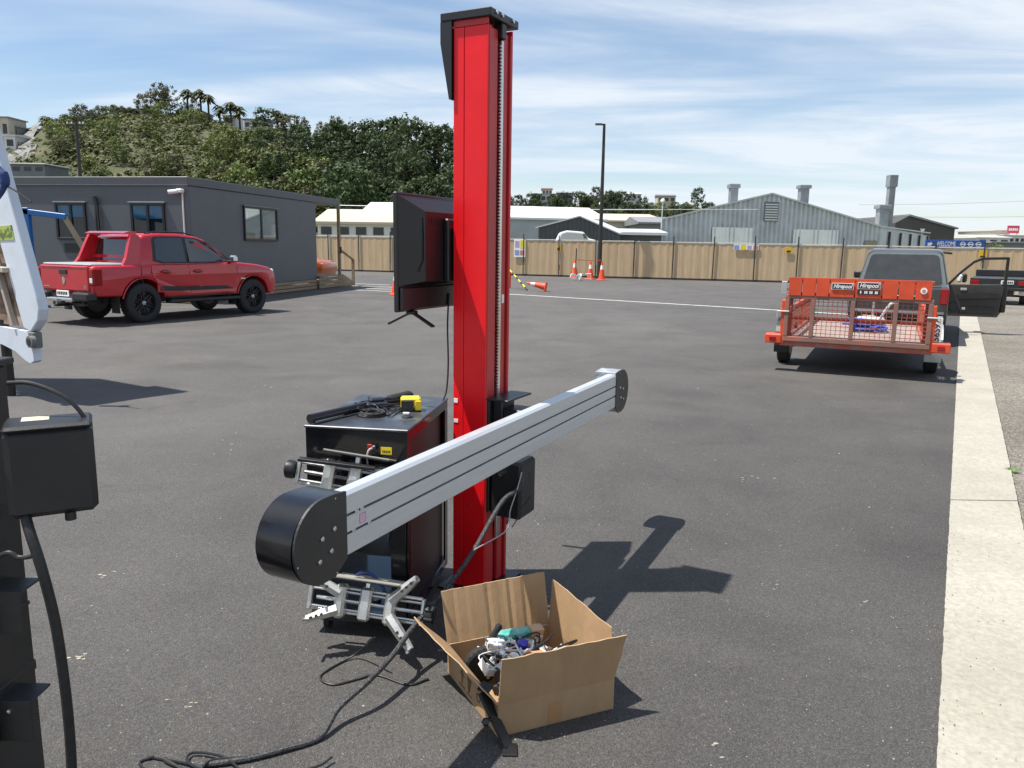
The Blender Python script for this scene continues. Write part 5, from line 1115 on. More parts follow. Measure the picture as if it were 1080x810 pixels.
hd = part('hood', M_BLACKPC, cl, lambda m: (m.prism([(-.143, CH-.023), (-.143, CH-.12), (-.092, CH-.34), (-.087, CH-.34), (-.087, CH-.023)], 'y', .085, .095), m.prism([(-.143, CH-.023), (-.143, CH-.11), (-.100, CH-.34), (-.087, CH-.34), (-.087, CH-.023)], 'y', -.126, -.118), m.prism([(-.143, CH-.023), (-.143, CH-.11), (-.100, CH-.34), (-.096, CH-.34), (-.139, CH-.11), (-.139, CH-.023)], 'y', -.1175, .0845)))
part('sticker', M_PAPER, cl, lambda m: m.box(-.080, -.060, -.1145, -.1122, .905, .925)); part('sticker', M_PAPER, cl, lambda m: m.box(-.080, -.058, -.1145, -.1122, .812, .828))
part('rail_tag', M_PAPER, cl, lambda m: m.box(.0785, .080, .045, .065, 1.36, 1.40)); part('screw', M_STEEL, cl, lambda m: m.lathe([(.0, -.1145), (.005, -.1145), (.005, -.112)], (.005, 0, .42), 'y', 8))
part('foot_knob', M_BLACKPL, cl, lambda m: m.lathe([(.0, .145), (.03, .145), (.034, .125), (.02, .11), (.02, .10)], (.05, 0, .28), 'y', 16))
part('rail_clamp', M_STEEL, cl, lambda m: m.box(.079, .095, -.01, .028, .24, .36, .003))
cg = part('carriage', M_BLACKPC, cl, lambda m: (m.box(.080, .100, -.10, .075, .40, .93, .004), m.box(.100, .150, -.07, .055, .64, .93, .006)))
part('beam_bracket', M_BLACKPC, cg, lambda m: m.box(.150, .295, -.06, .06, .77, .89, .004))
part('control_box', M_BLACKPL, cg, lambda m: m.box(.103, .262, -.095, .065, .385, .655, .012)); part('top_plate', M_BLACKPC, cg, lambda m: m.box(.09, .20, -.11, .13, .931, .940, .002))
part('socket', M_STEEL, cg, lambda m: m.lathe([(.0, -.12), (.012, -.12), (.012, -.09)], (.17, 0, .60), 'y', 12))
# the beam: x along it, y to its back, z up
E_ = Vector((.4357, .9001, 0)); NV = Vector((.9001, -.4357, 0)); BM = frame((-.470, 2.125, .73), E_, -NV, (0, 0, 1)); BL = 2.417
def sec(pts): return pts
prof = [(.004, 0), (.051, 0), (.055, .004), (.055, .178), (.046, .190), (.010, .190), (0, .181), (0, .126), (.012, .126), (.012, .118), (0, .118), (0, .071), (.012, .071), (.012, .063), (0, .063), (0, .004)]
bmn = wpart('camera_beam', M_ALU, cl, cl, lambda m: m.prism(prof, 'x', 0, BL, M=BM), 20)
for z in (.119, .064): wpart('slot', M_BLACKPL, cl, bmn, lambda m: m.box(.002, BL-.002, .0085, .0115, z, z+.006, 0, BM))
for s_, z in ((.05, .122), (.075, .122), (.035, .067), (.11, .067)): wpart('slot_nut', M_STEEL, cl, bmn, lambda m: m.box(s_-.008, s_+.008, -.003, .009, z-.005, z+.005, .002, BM))
wpart('maker_sticker', mat('pink_white_sticker', (.62, .56, .60), .5), cl, bmn, lambda m: m.box(.062, .092, -.0012, -.0002, .079, .108, 0, BM)); wpart('sticker_rim', mat('pink_print', (.6, .2, .38), .5), cl, bmn, lambda m: [m.box(*q, 0, BM) for q in ((.062, .092, -.002, -.0013, .079, .0815), (.062, .092, -.002, -.0013, .1055, .108), (.062, .0645, -.002, -.0013, .0815, .1055), (.0895, .092, -.002, -.0013, .0815, .1055))])
wpart('sticker_print', MATS['pink_print'], cl, bmn, lambda m: [m.box(.068, .086, -.002, -.0013, .087+k*.006, .0885+k*.006, 0, BM) for k in range(3)])
def dcap(sg, s0):
    cx_ = s0+sg*.10; a = arc(cx_, .082, .122, 92, 268, 22) if sg < 0 else [(2*cx_-x, z) for x, z in arc(cx_, .082, .122, 92, 268, 22)]
    return [(s0+sg*.0, .197), (s0+sg*.05, .203)] + a + [(s0+sg*.055, -.040), (s0, -.002)]
M_PLATE = mat('dark_end_plate', (.03, .031, .032), .5, var=.15, bump=.05, bscale=300)
for sg, s0, ml in ((-1, -.001, M_GLOSSBLK), (1, BL+.001, mat('crumpled_plastic_wrap', (.34, .36, .38), .18, var=.35, scale=18, bump=.9, bscale=28))):
    ep = wpart('end_plate', M_PLATE, cl, bmn, lambda m: m.prism(dcap(sg, s0), 'y', -.004, .004, M=BM))
    k = dcap(sg, s0+sg*.004); k = [(x, z+(.002 if z < .08 else -.002)) for x, z in k]
    wpart('camera_housing', ml, cl, ep, lambda m: (m.add([BM @ Vector((x, y, z)) for y in (.0045, .125) for x, z in k], [[i, (i+1) % len(k), (i+1) % len(k)+len(k), i+len(k)] for i in range(len(k))], True), m.prism(k, 'y', .1235, .126, M=BM)), 50)
    if sg < 0: wpart('housing_seam', M_STEEL, cl, ep, lambda m: m.box(-.2235, -.2205, .02, .11, .070, .074, 0, BM))
    for s_, z in ((.075, .045), (.125, .030), (.060, .105), (.112, .092)):
        wpart('bolt', M_STEEL, cl, ep, lambda m: m.lathe([(.0, -.011), (.0045, -.011), (.0075, -.009), (.0075, -.004)], (s0+sg*s_, 0, z), 'y', 10, M=BM))
    for s_, z in ((.05, .19), (.21, .045), (.05, -.03)): wpart('rivet', M_STEEL, cl, ep, lambda m: m.lathe([(.0, -.006), (.003, -.0055), (.003, -.004)], (s0+sg*s_, 0, z), 'y', 8, M=BM))
# sleeved cable
def cable(name, label, pts, r, m_=M_WIRE, k=8, n=8):
    m = MB(); m.tube(spline(pts, k), r, n); return tag(m.build(name, m_), label, 'cable')
cable('sleeved_cable', 'thick braided black cable hanging from the column control box to the asphalt', [(.05, 3.40, .60), (.04, 3.355, .55), at(529, 530, 3.29), at(500, 580, 3.12), at(470, 622, 2.98), at(436, 661, 2.80), at(415, 690, 2.66), at(389, 718, 2.52), at(357, 747, 2.42), (-.62, 2.325, .012), (-.72, 2.262, .011), (-.82, 2.215, .010), (-.95, 2.18, .010)], .0105, M_SLEEVE, 8, 9)
M_WGREY = mat('grey_wire', (.35, .35, .36), .5)
cable('thin_wire', 'thin grey wire drooping from the control box socket', [(.05, 3.37, .62), (.03, 3.34, .55), (.0, 3.31, .46), (-.015, 3.28, .38), at(500, 580, 3.10)], .0028, M_WGREY)
cable('thin_wire', 'thin black wire looping beside the sleeved cable at the control box', [(.08, 3.38, .62), (.10, 3.36, .54), (.05, 3.33, .46), (.03, 3.31, .42), (.01, 3.27, .40)], .003)
# wires on the ground
r_ = random.Random(4)
for k in range(4):
    b0 = Vector((-1.14+.10*k, 2.19+r_.uniform(-.05, .05), .004+.004*k)); pts = [b0+Vector((.15*math.sin(a*1.05+k)+.03*a, .06*math.cos(a*1.3+k*2), .004*(a % 2))) for a in range(6)]
    cable('tangled_wire', 'black wire in the tangle on the asphalt at the end of the sleeved cable', pts, .0042, M_WIRE, 8, 6)['group'] = 'tangled wires at the cable end'
cable('loop_wire', 'thin black wire looped on the asphalt below the lower wheel clamp', [gp(395, 672, .15), gp(375, 690, .02), gp(345, 707, .005), gp(338, 716, .005), gp(352, 722, .005), gp(378, 716, .005), gp(398, 712, .005), gp(430, 722, .005), gp(452, 716, .006)], .004, M_WIRE)

# ================================================================== television
ET = E_; tv = thing('television', 'black flat television seen from behind on the left of the red column', 'television', (-.307, 3.70, 1.335), math.atan2(ET.y, ET.x))
TW, TH_ = .88, .50; M_TVB = mat('tv_back_plastic', (.013, .013, .015), .33, var=.2, bump=.1, bscale=400)
part('bezel', M_TVB, tv, lambda m: m.box(-TW/2, TW/2, -.012, .010, 0, TH_, .004)); part('screen', M_GLOSSBLK, tv, lambda m: m.box(-TW/2+.012, TW/2-.012, .0102, .012, .02, TH_-.012))
def shell(m):
    a, b_ = [(-TW/2+.008, .11), (TW/2-.008, .11), (TW/2-.008, TH_-.012), (-TW/2+.008, TH_-.012)], [(-TW/2+.13, .13), (TW/2-.13, .13), (TW/2-.13, TH_-.075), (-TW/2+.13, TH_-.075)]
    vs = [(x, -.0125, z) for x, z in a]+[(x, -.068, z) for x, z in b_]; m.add(vs, [(0, 1, 5, 4), (1, 2, 6, 5), (2, 3, 7, 6), (3, 0, 4, 7), (4, 5, 6, 7)])
part('back_shell', M_TVB, tv, shell); part('lower_shell', M_TVB, tv, lambda m: m.box(-TW/2+.008, TW/2-.008, -.030, -.0125, .006, .105, .006))
part('vent_row', M_BLACKPC, tv, lambda m: [m.box(-.28+k*.02, -.268+k*.02, -.070, -.0682, .37, .40) for k in range(28)])
part('shell_ridge', M_GLOSSBLK, tv, lambda m: m.tube([(-.32, -.066, .40), (-.32, -.0695, .30), (-.32, -.0695, .22), (-.345, -.062, .17)], .003, 6)); part('wall_mount', M_BLACKPC, tv, lambda m: m.box(-.16, .20, -.095, -.069, .12, .40, .006))
part('mount_arm', M_BLACKPC, tv, lambda m: (m.box(-.10, .06, -.145, -.095, .16, .36, .004),))
for x in (-.33, .33): 
    ft_ = part('foot', M_GLOSSBLK, tv, lambda m: (m.box(x-.02, x+.02, -.03, .01, -.015, .001, .004), m.beam((x, -.02, -.01), (x-.01, -.125, -.062), .022, .008), m.beam((x, .0, -.01), (x-.01, .105, -.062), .022, .008)))
cable('power_cable', 'thin black cord hanging from the television beside the column', [(-.30, 3.64, 1.40), (-.305, 3.62, 1.25), (-.30, 3.60, 1.08), (-.305, 3.58, .96), (-.32, 3.56, .905)], .004, M_WIRE)

# ================================================================== black cabinet
kb = thing('tool_cabinet', 'black steel cabinet on castors left of the red column', 'cabinet', (-.83, 3.05, 0), heading(.15, .989)); KW, KDp, KT = .425, .68, .90
part('top', mat('dusty_black_top', (.035, .04, .05), .32, col2=(.12, .13, .14), scale=7, p0=.5, p1=.75), kb, lambda m: m.box(-.004, KW+.004, -.004, KDp, KT-.012, KT, .003))
part('front_panel', M_GLOSSBLK, kb, lambda m: m.box(0, KW, 0, .010, .60, KT-.0125, .002)); part('left_panel', M_GLOSSBLK, kb, lambda m: m.box(0, .010, .0105, KDp, .06, KT-.0125, .002)); part('back_panel', M_BLACKPC, kb, lambda m: m.box(.011, KW-.011, KDp-.012, KDp-.002, .50, KT-.0125))
part('right_rail', M_GLOSSBLK, kb, lambda m: (m.box(KW-.010, KW, .0105, KDp, KT-.05, KT-.0125, .002), m.box(KW-.010, KW, .0105, .04, .06, KT-.0505, .002), m.box(KW-.010, KW, KDp-.05, KDp, .06, KT-.0505, .002)))
part('inner_panel', M_BLACKPC, kb, lambda m: m.box(KW-.03, KW-.02, .02, KDp-.02, .10, KT-.02)); part('drawer_floor', M_BLACKPC, kb, lambda m: m.box(.011, KW-.011, .011, KDp-.013, .59, .60)); part('bottom_shelf', M_GLOSSBLK, kb, lambda m: m.box(0, KW, 0, KDp, .06, .10, .003))
part('front_post', M_GLOSSBLK, kb, lambda m: m.box(KW-.075, KW-.011, 0, .02, .10, .60, .002)); part('mid_shelf', M_BLACKPC, kb, lambda m: m.box(.011, KW-.061, .06, .35, .34, .35))
for x in (.05, KW-.05):
    for y in (.06, KDp-.06): part('castor', M_RUBBER, kb, lambda m: (m.lathe([(.0, -.012), (.028, -.012), (.03, -.008), (.03, .008), (.028, .012), (0, .012)], (x, y, .03), 'x', 14), m.box(x-.018, x+.018, y-.02, y+.02, .045, .06)))
ys = part('warning_label', mat('yellow_label', (.80, .62, .01), .5), kb, lambda m: m.box(.315, .360, -.0015, 0, .795, .825)); part('label_print', M_SK, ys, lambda m: [m.box(.322+k*.007, .326+k*.007, -.0025, -.0016, .802, .812) for k in range(5)])
sk = part('power_socket', M_TAILRED, kb, lambda m: m.box(.262, .282, -.012, 0, .808, .836, .002)); part('plug', M_BLACKPL, sk, lambda m: m.box(.283, .300, -.022, 0, .812, .834, .004))
cable('grey_lead', 'grey lead curving down from the plug on the cabinet front', [rootM(kb) @ Vector(p) for p in ((.295, -.012, .826), (.274, -.03, .815), (.27, -.035, .77), (.285, -.03, .70), (.30, -.02, .62), (.30, -.03, .5))], .004, M_WGREY)
KM = rootM(kb)
# wheel clamps
def clamp(label, p, tilt, mir=False):
    t_ = thing('wheel_clamp', label, 'clamp', p, heading(.15, .989)); t_.rotation_euler = (rad(-18), tilt, heading(.15, .989)); t_.scale = (1.08, 1.08, 1.08)
    sx = -1 if mir else 1
    part('guide_rod', M_STEEL, t_, lambda m: (m.rod((-.215, 0, .032), (.215, 0, .032), .0055), m.rod((-.215, 0, -.032), (.215, 0, -.032), .0055)))
    part('screw_rod', M_STEEL, t_, lambda m: m.rod((-.19, -.0, 0), (.235, 0, 0), .0075))
    for x in (-.215, .215): part('end_bar', M_CASTAL, t_, lambda m: m.box(x-.007, x+.007, -.010, .010, -.048, .048, .003))
    part('frame_rail', M_CASTAL, t_, lambda m: (m.box(-.208, .208, .012, .024, .038, .050, .003), m.box(-.208, .208, .012, .024, -.050, -.038, .003)))
    part('centre_block', M_CASTAL, t_, lambda m: m.box(-.022, .022, -.024, .020, -.060, .060, .008))
    for s_ in (-1, 1):
        jw = part('jaw_block', M_CASTAL, t_, lambda m: m.box(s_*.075, s_*.115, -.030, .018, -.062, .062, .010))
        for zz_, ex_ in ((-1, .20), (1, .19)):
            if mir and (zz_ > 0 or s_ < 0): continue
            a = Vector((s_*.10, -.02, zz_*.03)); b_ = Vector((s_*ex_, -.05, zz_*.125 if s_*sx > 0 else zz_*.075))
            ar = part('jaw_arm', M_CASTAL, t_, lambda m: (m.tube([a, a.lerp(b_, .5), b_], [.022, .020, .014], 6),)); part('arm_slot', M_SK, ar, lambda m: [m.lathe([(.0, -.0225), (.0055, -.0225), (.0055, -.012)], (*[(a.lerp(b_, q))[i] for i in range(3)],), 'y', 8) for q in (.45, .62, .8)])
            part('jaw_tip', M_STEEL, ar, lambda m: m.rod(b_, b_+Vector((0, -.045, 0)), .006))
    part('hand_knob', M_BLACKPL, t_, lambda m: (m.lathe([(.010, .222), (.030, .226), (.034, .236), (.034, .256), (.026, .262), (0, .262)], (0, 0, 0), 'x', 12), [m.box(.228, .260, -.006, .006, .026, .040, .003, Matrix.Rotation(a*math.pi/3, 4, 'X')) for a in range(6)]))
    if mir: part('hand_knob', M_BLACKPL, t_, lambda m: m.lathe([(.010, -.222), (.030, -.226), (.034, -.236), (.034, -.256), (.026, -.262), (0, -.262)], (0, 0, 0), 'x', 12))
    bd = part('target_plate', M_BLACKPL, t_, lambda m: m.box(-.12, .13, -.055, .055, .082, .090, .002)); 
    for k in range(8): part('rib', mat('grey_rib', (.42, .40, .34), .5), bd, lambda m: m.box(-.118, .128, -.052+k*.0134, -.045+k*.0134, .0902, .094))
    part('plate_stem', M_STEEL, t_, lambda m: m.rod((0, 0, .05), (0, 0, .083), .010)); part('hanger', M_BLACKPC, t_, lambda m: m.box(-.03, .03, .018, .10, -.012, .012, .002))
    return t_
c1 = at(386, 637, 2.90); c2 = at(374, 506, 2.93)
clamp('silver wheel clamp with spread jaws hanging low on the cabinet front', c1, rad(4)); clamp('silver wheel clamp hanging high on the cabinet front behind the beam', c2, rad(6), True)
tag(MB().beam(at(315, 484, 2.90), at(396, 494, 2.88), .03, .012).build('black_target_bar', M_BLACKPL), 'flat black bar lying across the upper wheel clamp', 'bar')
cable('blue_hose', 'short blue hose arching above the lower wheel clamp', [at(372, 612, 2.95), at(380, 604, 2.95), at(392, 606, 2.95), at(404, 620, 2.93), at(410, 640, 2.93)], .007, mat('blue_hose', (.02, .04, .16), .35))
cable('hanging_lead', 'thin dark lead hanging inside the open cabinet', [KM @ Vector(p) for p in ((.28, .2, .59), (.27, .2, .5), (.285, .2, .40), (.28, .2, .351))], .003)
# on the cabinet top
def ontop(name, m_, fn, label, cat): m = MB(); fn(m); m.v = [KM @ p for p in m.v]; return tag(m.build(name, m_), label, cat)
lb = thing('light_bar', 'long black inspection light bar lying along the cabinet top', 'light bar', KM @ Vector((.02, .02, KT)), heading(.15, .989)-.42)
part('tube', M_GLOSSBLK, lb, lambda m: m.tube([(0, -.01, .022), (0, .46, .022)], .020, 12)); part('highlight_strip', M_STEEL, lb, lambda m: m.box(.017, .021, .0, .16, .010, .014)); part('grip', M_RUBBER, lb, lambda m: m.lathe([(.018, .46), (.024, .47), (.024, .60), (.014, .62), (0, .62)], (0, 0, .024), 'y', 12))  # bright strip stands in for the highlight along the tube
bt = thing('tool_battery', 'yellow and black power tool battery on the cabinet top', 'battery', KM @ Vector((.335, .36, KT)), .15)
part('case', M_YELLOW, bt, lambda m: m.box(-.044, .044, -.03, .03, .012, .062, .008)); part('front_pad', M_BLACKPL, bt, lambda m: (m.box(-.042, .012, -.038, -.0305, .0, .052, .005),)); part('side_pad', M_YELLOW, bt, lambda m: m.box(.018, .046, -.038, -.0305, .006, .05, .004)); part('base', M_BLACKPL, bt, lambda m: m.box(-.045, .045, -.03, .032, 0, .0119, .002))
cc_ = thing('charger_box', 'small blue black device under wires on the cabinet top', 'device', KM @ Vector((.185, .33, KT)), .5)
part('case', mat('blue_black_plastic', (.02, .028, .05), .35), cc_, lambda m: m.box(-.05, .05, -.03, .03, 0, .04, .008)); part('lid', M_BLACKPL, cc_, lambda m: m.box(-.03, .04, -.02, .02, .0402, .055, .006))
for k in range(7):
    pts = [KM @ Vector((r_.uniform(.08, .30), r_.uniform(.18, .50), KT+.004+r_.uniform(0, .03))) for _ in range(6)]
    cable('cabinet_wire', 'thin black wire in the tangle on the cabinet top', pts, .003, M_WIRE, 6, 5)['group'] = 'wires on the cabinet top'
ontop('wire_coil', M_SLEEVE, lambda m: [m.tube([(.20+.05*math.cos(a*.35)+.004*k, .22+.05*math.sin(a*.35), KT+.005+.006*k) for a in range(19)], .004, 6) for k in range(3)], 'flat coil of grey cable on the cabinet top before the battery', 'cable')
ontop('steel_washer', M_BLACKPL, lambda m: m.lathe([(.0, 0), (.022, 0), (.024, .004), (.012, .010), (0, .010)], (.36, .22, KT), 'z', 16), 'small dark round cap on the cabinet top near the column', 'cap')
ontop('paper_scrap', M_PAPER, lambda m: m.box(.325, .352, .27, .285, KT, KT+.008, .001), 'small white plastic piece on the cabinet top', 'scrap')

# ================================================================== cardboard box of parts
Nn, Rr_, Ll, Bb = Vector((-.03, 2.354, 0)), Vector((.378, 2.53, 0)), Vector((-.232, 2.757, 0)), Vector((.165, 2.93, 0))
bx = thing('cardboard_box', 'open brown cardboard box of spare parts on the asphalt', 'box', ((Nn+Bb)/2))
WH = .115; Z = Vector((0, 0, 1))
def cardq(name, a, b_, c_, d_, th=.004, jag=False):
    a, b_, c_, d_ = map(Vector, (a, b_, c_, d_)); n = (b_-a).cross(d_-a).normalized()*th
    def fn(m):
        nu, nv = 12, 6; n1 = n.normalized(); top, botm = [], []
        for j in range(nv+1):
            for i in range(nu+1):
                u, v_ = i/nu, j/nv; p = a.lerp(b_, u).lerp(d_.lerp(c_, u), v_)
                if jag and j == nv: p = p+(d_-a).normalized()*r_.uniform(-.0035, .002)
                if jag and 0 < v_: p = p+n1*(mn.noise(p*14)*.006*v_+mn.noise(p*45)*.0015)
                top.append(p); botm.append(p-n)
        k = (nu+1)*(nv+1); q = lambda i, j: j*(nu+1)+i
        fs = [(q(i, j), q(i+1, j), q(i+1, j+1), q(i, j+1)) for j in range(nv) for i in range(nu)]
        m.add(top+botm, fs+[tuple(x+k for x in f) for f in fs], True, 0)
        rim = [q(i, 0) for i in range(nu+1)]+[q(nu, j) for j in range(1, nv+1)]+[q(i, nv) for i in range(nu-1, -1, -1)]+[q(0, j) for j in range(nv-1, 0, -1)]
        m.add(top+botm, [(rim[i], rim[(i+1) % len(rim)], rim[(i+1) % len(rim)]+k, rim[i]+k) for i in range(len(rim))], False, 1)
    return wpart(name, [M_CARD, M_CARDIN], bx, bx, fn)
up = Z*WH
cardq('bottom', Nn+Z*.002, Rr_+Z*.002, Bb+Z*.002, Ll+Z*.002, .003)
fw = cardq('side_wall', Nn, Rr_, Rr_+up, Nn+up); cardq('side_wall', Rr_, Bb, Bb+up, Rr_+up); cardq('side_wall', Bb, Ll, Ll+up, Bb+up); lw = cardq('side_wall', Ll, Nn, Nn+up, Ll+up)
ff = cardq('flap', Nn+up, Rr_+up, Rr_+Vector((.034, -.022, .295)), Nn+Vector((.012, -.028, .298)), jag=True)
cardq('flap', Rr_+up+Vector((0, .004, 0)), Bb+up, Bb+Vector((.012, .01, .305)), Rr_+Vector((-.008, .05, .285)), jag=True)
cardq('flap', Ll+up, Nn+up+Vector((0, .003, 0)), Nn+up+Vector((-.055, .02, .045)), Ll+up+Vector((-.125, -.035, .125)), jag=True)
# rear flap with crushed flutes
FO = [r_.choice((0, 0, 0, .002, .0045)) for _ in range(40)]
def flutes(m):
    k = 28; vs = []; n = Vector((-.398, .917, 0))
    for i in range(k+1):
        f = i/k; b0 = (Ll+up).lerp(Bb+up, f); t0 = (Ll+Vector((-.030, .062, .300))).lerp(Bb+Vector((-.022, .060, .312)), f); off = n*FO[i]
        for p in (b0+off, t0+off): vs += [p, p+n*.004]
    fs = []; e = []
    for i in range(k):
        a = 4*i; fs += [(a, a+4, a+6, a+2), (a+1, a+5, a+7, a+3)]; e += [(a+2, a+6, a+7, a+3)]
    e += [(0, 1, 3, 2), (4*k, 4*k+1, 4*k+3, 4*k+2)]
    m.add(vs, fs, False, 0); m.add(vs, e, False, 1)
wpart('flap', [M_CARD, M_CARDIN], bx, bx, flutes)
d1 = (Rr_-Nn).normalized(); nf = Vector((d1.y, -d1.x, 0))
wpart('tape', M_TAPE, bx, fw, lambda m: m.prism([(.185, .004), (.235, .004), (.232, .078), (.188, .080)], 'y', -.0012, -.0002, M=frame(Nn, d1, -nf, Z)))
d2 = (Nn-Ll).normalized(); nl_ = Vector((d2.y, -d2.x, 0)); FL_ = frame(Ll, d2, -nl_, Z)
M_INK = mat('faded_ink', (.13, .075, .04), .9)
wpart('printed_arrow', M_INK, bx, lw, lambda m: (m.prism([(.14, .035), (.15, .035), (.15, .065), (.165, .065), (.145, .09), (.125, .065), (.14, .065)], 'y', -.0012, -.0002, M=FL_), m.box(.12, .17, -.0012, -.0002, .02, .026, 0, FL_)))
wpart('printed_mark', M_INK, bx, lw, lambda m: (m.prism([(.20, .03), (.215, .03), (.222, .06), (.232, .085), (.19, .085), (.198, .06)], 'y', -.0012, -.0002, M=FL_), m.box(.19, .232, -.0012, -.0002, .018, .023, 0, FL_)))
wpart('printed_mark', M_INK, bx, lw, lambda m: m.lathe([(.012, -.0012), (.018, -.0012), (.018, -.0002), (.012, -.0002), (.012, -.0012)], (.29, 0, .055), 'y', 14, M=FL_))
def bp(u, v_, z): return Nn.lerp(Rr_, u).lerp(Ll.lerp(Bb, u), v_)+Z*(z+(.045 if z > .03 else 0))
M_BRK = mat('pale_zinc', (.5, .5, .48), .5, metal=.2, var=.1)
def item(name, m_, fn, u, v_, z, rot, label, cat, group=None):
    m = MB(); fn(m); Mx = Matrix.Translation(bp(u, v_, z)) @ Matrix.Rotation(rot[2], 4, 'Z') @ Matrix.Rotation(rot[1], 4, 'Y') @ Matrix.Rotation(rot[0], 4, 'X')
    m.v = [Mx @ p for p in m.v]; return tag(m.build(name, m_), label, cat, group)
cw_ = thing('castor_wheel', 'black rubber castor wheel on a steel axle standing in the box', 'wheel', bp(.20, .74, .002)); I_ = Matrix.Rotation(-.5, 4, 'Z') @ Matrix.Rotation(.12, 4, 'Y')
cw_.rotation_euler = (0, .10, -1.15)
part('tyre', M_RUBBER, cw_, lambda m: m.lathe([(.030, -.017), (.066, -.018), (.073, -.012), (.074, .012), (.067, .018), (.030, .017)], (0, 0, .075), 'x', 26)); part('hub', M_BLACKPL, cw_, lambda m: m.lathe([(.0, -.014), (.012, -.02), (.032, -.012), (.032, .012), (.012, .02), (0, .014)], (0, 0, .075), 'x', 18)); part('axle', M_STEEL, cw_, lambda m: m.rod((.015, 0, .075), (.085, -.01, .080), .0065))
part('tread_block', M_RUBBER, cw_, lambda m: [m.box(-.012, .012, -.003, .003, .072, .076, 0, Matrix.Translation((0, 0, .075)) @ Matrix.Rotation(k*math.pi/11, 4, 'X')) for k in range(22)])
gh = thing('grip_handle', 'black grip handle with steel collar poking up from the box', 'handle', bp(.24, .80, .06)); gh.rotation_euler = (rad(8), rad(28), .2)
part('grip', M_RUBBER, gh, lambda m: m.lathe([(.012, .06), (.013, .07), (.0115, .10), (.014, .125), (.010, .132), (0, .132)], n=14)); part('collar', M_STEEL, gh, lambda m: m.lathe([(.008, -.05), (.010, .0), (.013, .035), (.013, .06), (0, .062)], n=14))
item('teal_packet', mat('teal_film', (.06, .36, .30), .3, col2=(.26, .52, .46), scale=30), lambda m: m.box(-.075, .075, -.02, .02, -.018, .018, .008), .50, .78, .115, (.5, 0, .35), 'shiny teal packet lying at the back of the box', 'packet')
item('white_carton', M_WHITEPL, lambda m: m.box(-.035, .035, -.022, .022, -.02, .02, .004), .31, .70, .105, (.2, .1, .3), 'small white carton beside the teal packet in the box', 'carton')
item('violet_bottle_cap', mat('violet_blue_plastic', (.05, .04, .42), .3), lambda m: m.lathe([(.0, 0), (.020, .002), (.022, .012), (.016, .030), (0, .034)], n=16), .47, .55, .120, (.5, .3, 0), 'round violet blue cap in the middle of the box', 'cap')  # a loose round bottle cap, with no bottle under it
item('white_tray', M_WHITEPL, lambda m: (m.box(-.045, .045, -.03, .03, 0, .004, .001), m.box(-.045, .045, -.03, -.026, .004, .03, .001), m.box(-.045, -.041, -.026, .03, .004, .03, .001)), .14, .42, .085, (.3, .35, .6), 'cream plastic tray leaning on the box wall with writing', 'tray')
item('paper_booklet', M_PAPER, lambda m: [m.box(-.035, .035, -.028, .028, .003*k, .0026+.003*k) for k in range(6)], .17, .10, .075, (.1, .12, .75), 'stack of white paper slips in the near corner of the box', 'paper')
item('orange_tag', mat('orange_card', (.62, .25, .10), .8), lambda m: m.box(-.035, .035, -.02, .02, 0, .004), .50, .36, .125, (.1, .05, .4), 'flat orange card tag among the parts in the box', 'card')
item('foam_block', mat('tan_foam', (.50, .36, .24), .9), lambda m: m.box(-.03, .03, -.02, .02, -.02, .02, .004), .74, .80, .105, (.2, .1, .5), 'tan block at the back right of the box', 'block')
item('grey_housing', M_CASTAL, lambda m: (m.box(-.05, .05, -.03, .03, 0, .045, .01), m.lathe([(.0, .07), (.018, .07), (.020, .045), (.020, 0)], (.02, 0, 0), 'z', 14), m.box(-.07, -.045, -.008, .008, .01, .03, .004)), .30, .42, .06, (.2, -.2, .9), 'largest cast metal housing in the middle of the box', 'housing')
item('dark_motor', M_BLACKPL, lambda m: (m.lathe([(.0, -.045), (.022, -.045), (.024, -.04), (.024, .035), (.016, .04), (.006, .042), (.006, .06), (0, .06)], (0, 0, 0), 'x', 16),), .22, .28, .085, (.3, .3, .5), 'dark cylindrical motor near the paper slips in the box', 'motor')
for k in range(52):
    u, v_ = r_.uniform(.22, .78), r_.uniform(.22, .78); z = r_.uniform(.035, .105)
    L1, L2 = r_.uniform(.03, .07), r_.uniform(.02, .045)
    def fn(m):
        m.box(-L1, L1, -.013, .013, -.004, .004, .003); m.box(L1-.008, L1, -.013, .013, .003, L2, .003); m.lathe([(.004, -.008), (.009, -.008), (.009, .012), (.004, .012)], (-L1*.5, 0, 0), 'z', 10)
    item('metal_bracket', (M_CASTAL, M_STEEL, M_BRK, M_BRK)[k % 4], fn, u, v_, z, (r_.uniform(-.9, .9), r_.uniform(-.7, .7), r_.uniform(0, 6)), 'loose pale metal bracket in the jumble inside the cardboard box', 'bracket', 'loose brackets in the box')
for k in range(12):
    l_ = r_.uniform(.05, .10)
    item('steel_rod', (M_STEEL, M_BLACKPC)[k % 2], lambda m: (m.tube([(-l_, 0, 0), (l_*.6, 0, 0), (l_, 0, .02)], .005, 7), m.lathe([(.0, -.012), (.010, -.010), (.010, .006), (0, .008)], (-l_, 0, 0), 'x', 8)), r_.uniform(.28, .72), r_.uniform(.28, .72), r_.uniform(.05, .125), (0, r_.uniform(-.5, .5), r_.uniform(0, 6)), 'bent steel rod with a small head in the jumble of the box', 'rod', 'bent rods in the box')
for k in range(7):
    q = [bp(r_.uniform(.15, .92), r_.uniform(.1, .88), r_.uniform(.08, .125)) for _ in range(6)]
    c_ = cable('box_wire', 'black wire tangled over the parts in the box', q, r_.choice((.0022, .0030, .004)), M_WIRE, 6, 6); c_['group'] = 'wires in the box'
